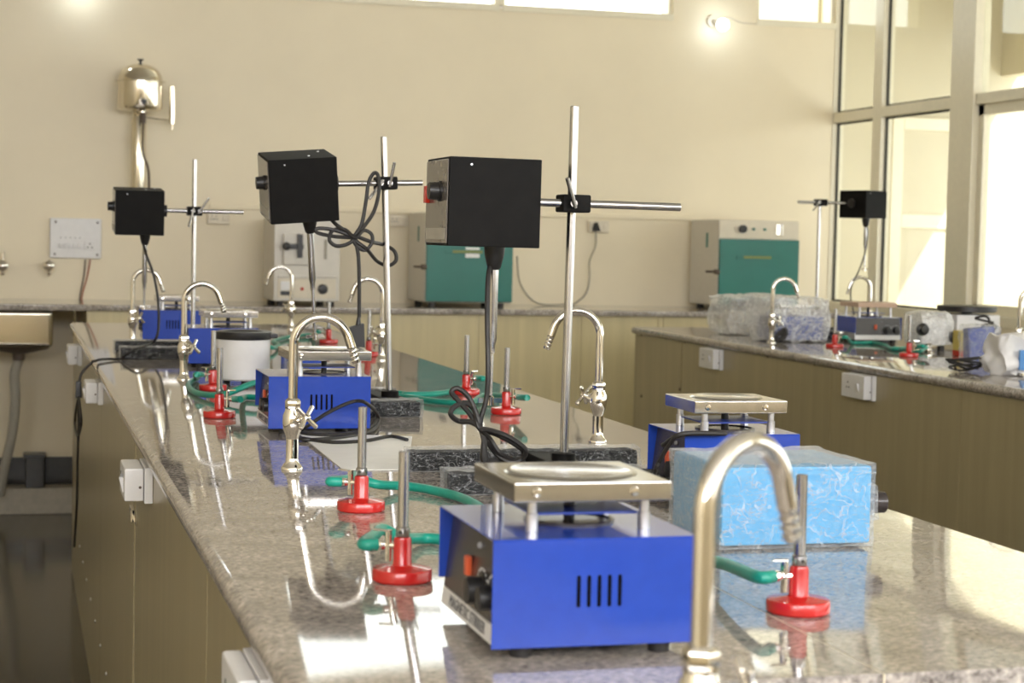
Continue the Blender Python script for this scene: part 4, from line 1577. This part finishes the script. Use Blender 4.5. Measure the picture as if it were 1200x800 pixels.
overhead('overhead stirrer with black motor box and cord trailing over the bench edge', (.561, 5.97), 1.688, 1.523, (.46, .716), .385, 5.97,
         (.325, .73, 5.77, 6.17), tilt=.085, cords=[(cordA, .0042)], plug=plugA, red=False, thick_len=.13, thin_len=.07,
         handles=((.026, -.012, .042, 0), (-.014, -.012, -.05, 0)), roll=.0)

# --- stand on the second bench
cordD = K([(1012, 258, .04), (1017, 270), (1014, 295), (1006, 318), (998, 335), (998, 355)], 7.28) + [Vector((3.52, 7.2, Z1 + .02)), Vector((3.55, 7.05, Z1))]
overhead('overhead stirrer with angled black motor box on the second bench by the glazed partition', (3.36, 7.32), 1.655, 1.640, (3.25, 3.50), 3.555, 7.30,
         (3.30, 3.64, 7.12, 7.50), yaw=.40, flip=True, cords=[(cordD, .0032)], red=False, thick_len=.085, thin_len=.10, H=.118, Wd=.135, D=.15,
         handles=((-.035, -.012, -.035, 0),))

# ================================================================== HEATING MANTLE AND ITS REGULATOR
c = at(288, 452)
c.y += .07
mt = thing('heating_mantle', 'white round heating mantle with black rim, behind a red burner', 'heating mantle', (c.x, c.y, BENCH_Z))
g = G()
g.lathe([(.066, BENCH_Z + .012), (.071, BENCH_Z + .016), (.071, BENCH_Z + .112), (.072, BENCH_Z + .118)], c.xy.to_3d(), 40)
g.obj('shell', 'white_plastic', mt)
g = G()
g.lathe([(.073, BENCH_Z + .1185), (.0745, BENCH_Z + .121), (.074, BENCH_Z + .138), (.064, BENCH_Z + .141), (.052, BENCH_Z + .139), (.035, BENCH_Z + .118), (.001, BENCH_Z + .112)], c.xy.to_3d(), 40)
g.obj('rim', 'black_plastic', mt)
for k in range(3):
    a = -PI / 2 + k * 2 * PI / 3
    g = G()
    g.cyl((c.x + .045 * math.cos(a), c.y + .045 * math.sin(a), BENCH_Z + .0004), (c.x + .045 * math.cos(a), c.y + .045 * math.sin(a), BENCH_Z + .0125), .009, n=12)
    g.obj('foot', 'black_rubber', mt)
G().box((c.x + .066, c.y - .03, BENCH_Z + .122), (c.x + .088, c.y + .03, BENCH_Z + .134)).obj('handle', 'black_plastic', mt, bevel=.003)
rg = thing('regulator_box', 'small dark blue regulator box beside the white mantle', 'control box', (.735, 4.72, BENCH_Z))
G().box((.678, 4.66, BENCH_Z + .008), (.77, 4.78, BENCH_Z + .096)).obj('case', 'blue_coat', rg, bevel=.003)
for fx in (.69, .75):
    for fy in (4.68, 4.76):
        g = G()
        g.cyl((fx, fy, BENCH_Z + .0004), (fx, fy, BENCH_Z + .0085), .008, n=10)
        g.obj('foot', 'black_rubber', rg)
g = G()
g.lathe([(.014, 0), (.013, -.012), (.002, -.013)], (.72, 4.6598, BENCH_Z + .05), 16, 'Y')
g.obj('knob', 'black_plastic', rg)

# ================================================================== LIGHT BLUE BOX IN FILM, WHITE SHEET
lb = thing('wrapped_box', 'light blue instrument box wrapped in crinkled clear film', 'instrument', (.995, 2.31, BENCH_Z))
lo, hi = (.892, 2.215, BENCH_Z + .004), (1.105, 2.40, BENCH_Z + .108)
G().box(lo, hi).obj('case', 'sky_blue', lb, bevel=.004)
g = G()
g.crumple((lo[0] - .004, lo[1] - .0035, BENCH_Z + .0006), (hi[0] + .004, hi[1] + .004, hi[2] + .004), .0028, .010, seed=3, freq=38)
g.obj('film_wrap', 'clear_film', lb)
for yy, zz in ((2.26, BENCH_Z + .052), (2.34, BENCH_Z + .056)):
    g = G()
    g.lathe([(.012, .001), (.012, .006), (.0155, .007), (.0145, .036), (.003, .037)], (hi[0] + .0045, yy, zz), 20, 'X')
    g.obj('knob', 'panel_dark', lb)
g = G()
g.crumple((hi[0] + .004, 2.235, BENCH_Z + .03), (hi[0] + .020, 2.36, BENCH_Z + .08), .004, .010, seed=9, freq=60)
g.obj('film_tail', 'clear_film', lb)

g = G()
pp_ = [at(349, 508), at(402, 551), at(478, 551.5), at(483, 512)]
zp = BENCH_Z + .0006
g.hexa([(p.x, p.y, zp) for p in (pp_[1], pp_[2], pp_[3], pp_[0])] + [(p.x, p.y, zp + .0012) for p in (pp_[1], pp_[2], pp_[3], pp_[0])])
tag(g.obj('paper_sheet', 'paper'), 'white sheet of card lying flat before the blue stirrer with cable', 'sheet')


# ================================================================== SOCKET BOXES UNDER THE BENCH EDGES
def socket_box(xp, y0, y1, z0, z1, depth, label):
    o = thing('socket_box', label, 'socket box', (xp, (y0 + y1) / 2, z0), 'white socket boxes under the bench edges')
    G().box((xp - .016, y0 - .004, z0 - .004), (xp - .0004, y1 + .004, z1)).obj('back_box', 'white_plastic', o, bevel=.002)
    b_ = G().box((xp - depth, y0, z0), (xp - .0165, y1, z1 - .001)).obj('housing', 'white_plastic', o, bevel=.004)
    ym = y0 + (y1 - y0) * .3
    g = G()
    zc = (z0 + z1) / 2
    xf = xp - depth
    g.hexa([(xf - .001, ym - .014, zc - .018), (xf + .0, ym - .014, zc - .018), (xf + .0, ym + .014, zc - .018), (xf - .001, ym + .014, zc - .018),
            (xf - .008, ym - .014, zc + .010), (xf + .0, ym - .014, zc + .010), (xf + .0, ym + .014, zc + .010), (xf - .001, ym + .014, zc + .018)])
    g.obj('rocker', 'white_plastic', b_, bevel=.001)
    yp = y0 + (y1 - y0) * .7
    for dy, dz in ((-.009, -.006), (.009, -.006), (0, .011)):
        g = G()
        g.lathe([(.0034, 0), (.0034, -.0006), (.0004, -.0008)], (xf - .0001, yp + dy, zc + dz), 8, 'X')
        g.obj('pin_hole', 'gasket', b_)
    g = G()
    g.lathe([(.0028, 0), (.0026, -.0008), (.0004, -.001)], (xp - depth * .45, y0 - .0001, z0 + .026), 8, 'Y')
    g.obj('screw', 'brown_cable', b_)
    return o


zs = BENCH_Z - TH - .002
socket_box(PX0, 1.765, 1.90, .955, zs, .038, 'white socket box under the granite edge opposite the stirrer by the sink')
socket_box(PX0, 3.39, 3.53, .964, zs, .052, 'white socket box under the granite edge above the hinged panel gap')
socket_box(PX0, 5.30, 5.44, .966, zs, .050, 'white socket box under the granite edge beside the hanging plug')
socket_box(PX0, 6.97, 7.11, .955, zs, .052, 'white socket box at the bench end next to the steel wall sink')
q0, q1 = ax(848, 412, B2X0 + .015), ax(833, 412, B2X0 + .015)
socket_box(B2X0 + .015, q0.y, q1.y + .02, .945, zs, .045, 'white socket box on the second bench, next to the panel gap')
q0, q1 = ax(1027, 445, B2X0 + .015), ax(1003, 445, B2X0 + .015)
socket_box(B2X0 + .015, q0.y, q1.y + .02, .945, zs, .045, 'white socket box on the second bench, below the stirrer with red lamp')

# ================================================================== CLUTTER ON THE SECOND BENCH
# stirrer turned so its control panel faces the room
sf = stirrer(3.27, 6.92, 'blue magnetic stirrer with red lamp on its dark front panel, second bench', Wd=.205, D=.21, plate=.175, off=.0, H=.094, slots=False, ring=False, plate_mat='pink_reflection', dz=.010)
sf.rotation_euler = (0, 0, math.radians(90))
sf.location = (3.438, 6.98, BENCH_Z)
# stirrer in loose bag
sw = thing('bagged_stirrer', 'blue stirrer bagged in loose clear plastic beside the tap, second bench', 'stirrer', (3.08, 6.95, BENCH_Z))
x0, y0 = 2.985, 6.87
G().box((x0, y0, BENCH_Z + .012), (x0 + .20, y0 + .2, BENCH_Z + .105)).obj('body', 'dark_blue_coat', sw, bevel=.002)
G().box((x0 + .02, y0 + .02, BENCH_Z + .135), (x0 + .19, y0 + .18, BENCH_Z + .152)).obj('hot_plate', 'steel_sheet', sw, bevel=.002)
for a in (.05, .16):
    for b in (.05, .15):
        G().cyl((x0 + a, y0 + b, BENCH_Z + .1052), (x0 + a, y0 + b, BENCH_Z + .1355), .006, n=10).obj('pillar', 'aluminium', sw)
        G().cyl((x0 + a, y0 + b, BENCH_Z + .0006), (x0 + a, y0 + b, BENCH_Z + .0125), .010, n=10).obj('rubber_foot', 'black_rubber', sw)
g = G()
g.crumple((x0 - .05, y0 - .02, BENCH_Z + .0006), (x0 + .235, y0 + .23, BENCH_Z + .185), .016, .016, seed=5, freq=16, bulge=.12)
g.obj('plastic_bag', 'milky_film', sw)
g = G()
rr_ = random.Random(11)
Q = [Vector((x0 + .0 + .028 * math.cos(k * 2.3), y0 - .045 + .012 * rr_.random(), BENCH_Z + .006 + .06 * (.5 + .5 * math.sin(k * 2.3 + .6)) * (.6 + .4 * rr_.random()))) for k in range(16)]
g.tube([Vector((w.x, w.y, max(w.z, BENCH_Z + .006))) for w in smooth(Q, 6)], .0045, 8)
g.obj('coiled_cord', 'black_rubber', sw)
# second bagged thing further back
sv = thing('bagged_hot_plate', 'pale hot plate in a loose plastic bag, in front of the teal oven', 'hot plate', (3.1, 7.45, BENCH_Z))
x0, y0 = 3.02, 7.36
G().box((x0, y0, BENCH_Z + .0006), (x0 + .22, y0 + .2, BENCH_Z + .10)).obj('body', 'cream_enamel', sv, bevel=.004)
G().box((x0 + .03, y0 - .01, BENCH_Z + .128), (x0 + .22, y0 + .18, BENCH_Z + .146)).obj('plate', 'brown_cable', sv, bevel=.002)
G().cyl((x0 + .12, y0 + .09, BENCH_Z + .1002), (x0 + .12, y0 + .09, BENCH_Z + .1285), .02, n=12).obj('stem', 'cream_enamel', sv)
g = G()
g.crumple((x0 - .07, y0 - .03, BENCH_Z + .0006), (x0 + .25, y0 + .23, BENCH_Z + .175), .018, .018, seed=6, freq=14, bulge=.14)
g.obj('plastic_bag', 'milky_film', sv)

# white hot plate with round black top
hp = thing('round_hot_plate', 'white hot plate with wide round black top near the glazed partition', 'hot plate', (3.72, 6.86, BENCH_Z))
hx, hy = ay(1133, 362, 6.86).x, 6.86
g = G()
g.box((hx - .10, hy - .10, BENCH_Z + .010), (hx + .10, hy + .10, BENCH_Z + .125))
g.obj('body', 'white_plastic', hp, bevel=.006)
ztp = ay(1133, 358, 6.86).z
g = G()
g.cyl((hx, hy, BENCH_Z + .1255), (hx, hy, ztp - .026), .022, n=16)
g.obj('neck', 'black_plastic', hp)
g = G()
g.lathe([(.11, ztp - .026), (.122, ztp - .022), (.122, ztp - .002), (.118, ztp), (.001, ztp)], (hx, hy, 0), 36)
g.obj('top_plate', 'black_plastic', hp)
for a in (-.08, .08):
    for b in (-.08, .08):
        G().cyl((hx + a, hy + b, BENCH_Z + .0006), (hx + a, hy + b, BENCH_Z + .0105), .010, n=10).obj('foot', 'black_rubber', hp)
# white device in bag
c = at(1095, 412)
wd = thing('bagged_mixer', 'white mixer with black knobs in a white plastic bag, second bench', 'mixer', (c.x, c.y + .08, BENCH_Z))
g = G()
g.box((c.x - .045, c.y + .02, BENCH_Z + .02), (c.x + .06, c.y + .14, BENCH_Z + .125))
g.obj('body', 'white_plastic', wd, bevel=.01)
for dx, dz in ((-.05, .085), (.085, .055)):
    g = G()
    g.lathe([(.024, 0), (.024, -.012), (.017, -.016), (.016, -.03), (.002, -.032)], (c.x + dx, c.y + .012, BENCH_Z + dz), 18, 'Y')
    g.obj('knob', 'black_plastic', wd)
for a in (-.030, .045):
    for b in (.035, .125):
        G().cyl((c.x + a, c.y + b, BENCH_Z + .0006), (c.x + a, c.y + b, BENCH_Z + .0205), .014, n=10).obj('foot', 'black_rubber', wd)
g = G()
g.crumple((c.x - .062, c.y - .002, BENCH_Z + .022), (c.x + .085, c.y + .16, BENCH_Z + .150), .014, .014, seed=8, freq=20, bulge=.10)
g.obj('plastic_bag', 'milky_film', wd)
# yellow and red carton
c = at(1131, 418)
yc = thing('carton', 'small yellow carton with a red band between white bag and blue packet', 'carton', (c.x, c.y, BENCH_Z))
G().box((c.x - .02, c.y, BENCH_Z + .022), (c.x + .026, c.y + .06, BENCH_Z + .095)).obj('body', 'yellow_card', yc, bevel=.002)
G().box((c.x - .0202, c.y - .0002, BENCH_Z + .0006), (c.x + .0262, c.y + .0602, BENCH_Z + .0218)).obj('red_band', 'red_lens', yc, bevel=.001)
# blue packet in clear plastic
c = at(1153, 424)
bp_ = thing('blue_packet', 'dark blue packet in shiny clear plastic on the second bench', 'packet', (c.x, c.y, BENCH_Z))
g = G()
g.hexa([(c.x - .055, c.y, BENCH_Z + .001), (c.x + .06, c.y, BENCH_Z + .001), (c.x + .06, c.y + .05, BENCH_Z + .001), (c.x - .055, c.y + .05, BENCH_Z + .001),
        (c.x - .05, c.y + .03, BENCH_Z + .115), (c.x + .055, c.y + .03, BENCH_Z + .125), (c.x + .055, c.y + .07, BENCH_Z + .125), (c.x - .05, c.y + .07, BENCH_Z + .115)])
g.obj('packet', 'dark_blue_coat', bp_, bevel=.006)
g = G()
g.crumple((c.x - .06, c.y - .006, BENCH_Z + .0006), (c.x + .066, c.y + .08, BENCH_Z + .13), .010, .010, seed=12, freq=32, bulge=.06)
g.obj('plastic_wrap', 'clear_film', bp_)
# white plastic bag with a blue printed label
c = at(1186, 441)
wb = thing('plastic_bag', 'white plastic bag with blue print, standing by the last tap', 'bag', (c.x, c.y, BENCH_Z))
g = G()
g.crumple((c.x - .035, c.y, BENCH_Z + .0006), (c.x + .075, c.y + .12, BENCH_Z + .124), .030, .008, seed=13, freq=17, bulge=.10)
g.obj('bag', 'white_plastic', wb)
g = G()
g.crumple((c.x + .012, c.y - .024, BENCH_Z + .022), (c.x + .066, c.y - .014, BENCH_Z + .085), .002, .01, seed=14, freq=20)
g.obj('blue_print', 'blue_print', wb)
# scraps of dark cable
c = at(1150, 380, 1.06)
rnd = random.Random(4)


def tangle(name, label, cx, cy, r, n, rad, zmax, seed):
    rr = random.Random(seed)
    pts = []
    for k in range(n):
        a = k * 2.2 + rr.random()
        q = r * (.35 + .65 * rr.random())
        pts.append(Vector((cx + q * math.cos(a), cy + q * math.sin(a) * .8, BENCH_Z + rad + .001 + rr.random() * zmax)))
    g = G()
    Q = smooth(pts, 7)
    for w in Q:
        w.z = max(w.z, BENCH_Z + rad + .0006)
    g.tube(Q, rad, 7)
    return tag(g.obj(name, 'black_rubber'), label, 'cable')


c = at(1136, 438)
tangle('cable_bundle', 'tangled black cable lying at the edge of the second bench', c.x, c.y + .04, .07, 16, .003, .05, 2)
c = Vector((3.66, 6.40, 0))
tangle('cable_bundle', 'dark cable coil behind the blue packet on the second bench', c.x, c.y, .06, 18, .005, .13, 5)
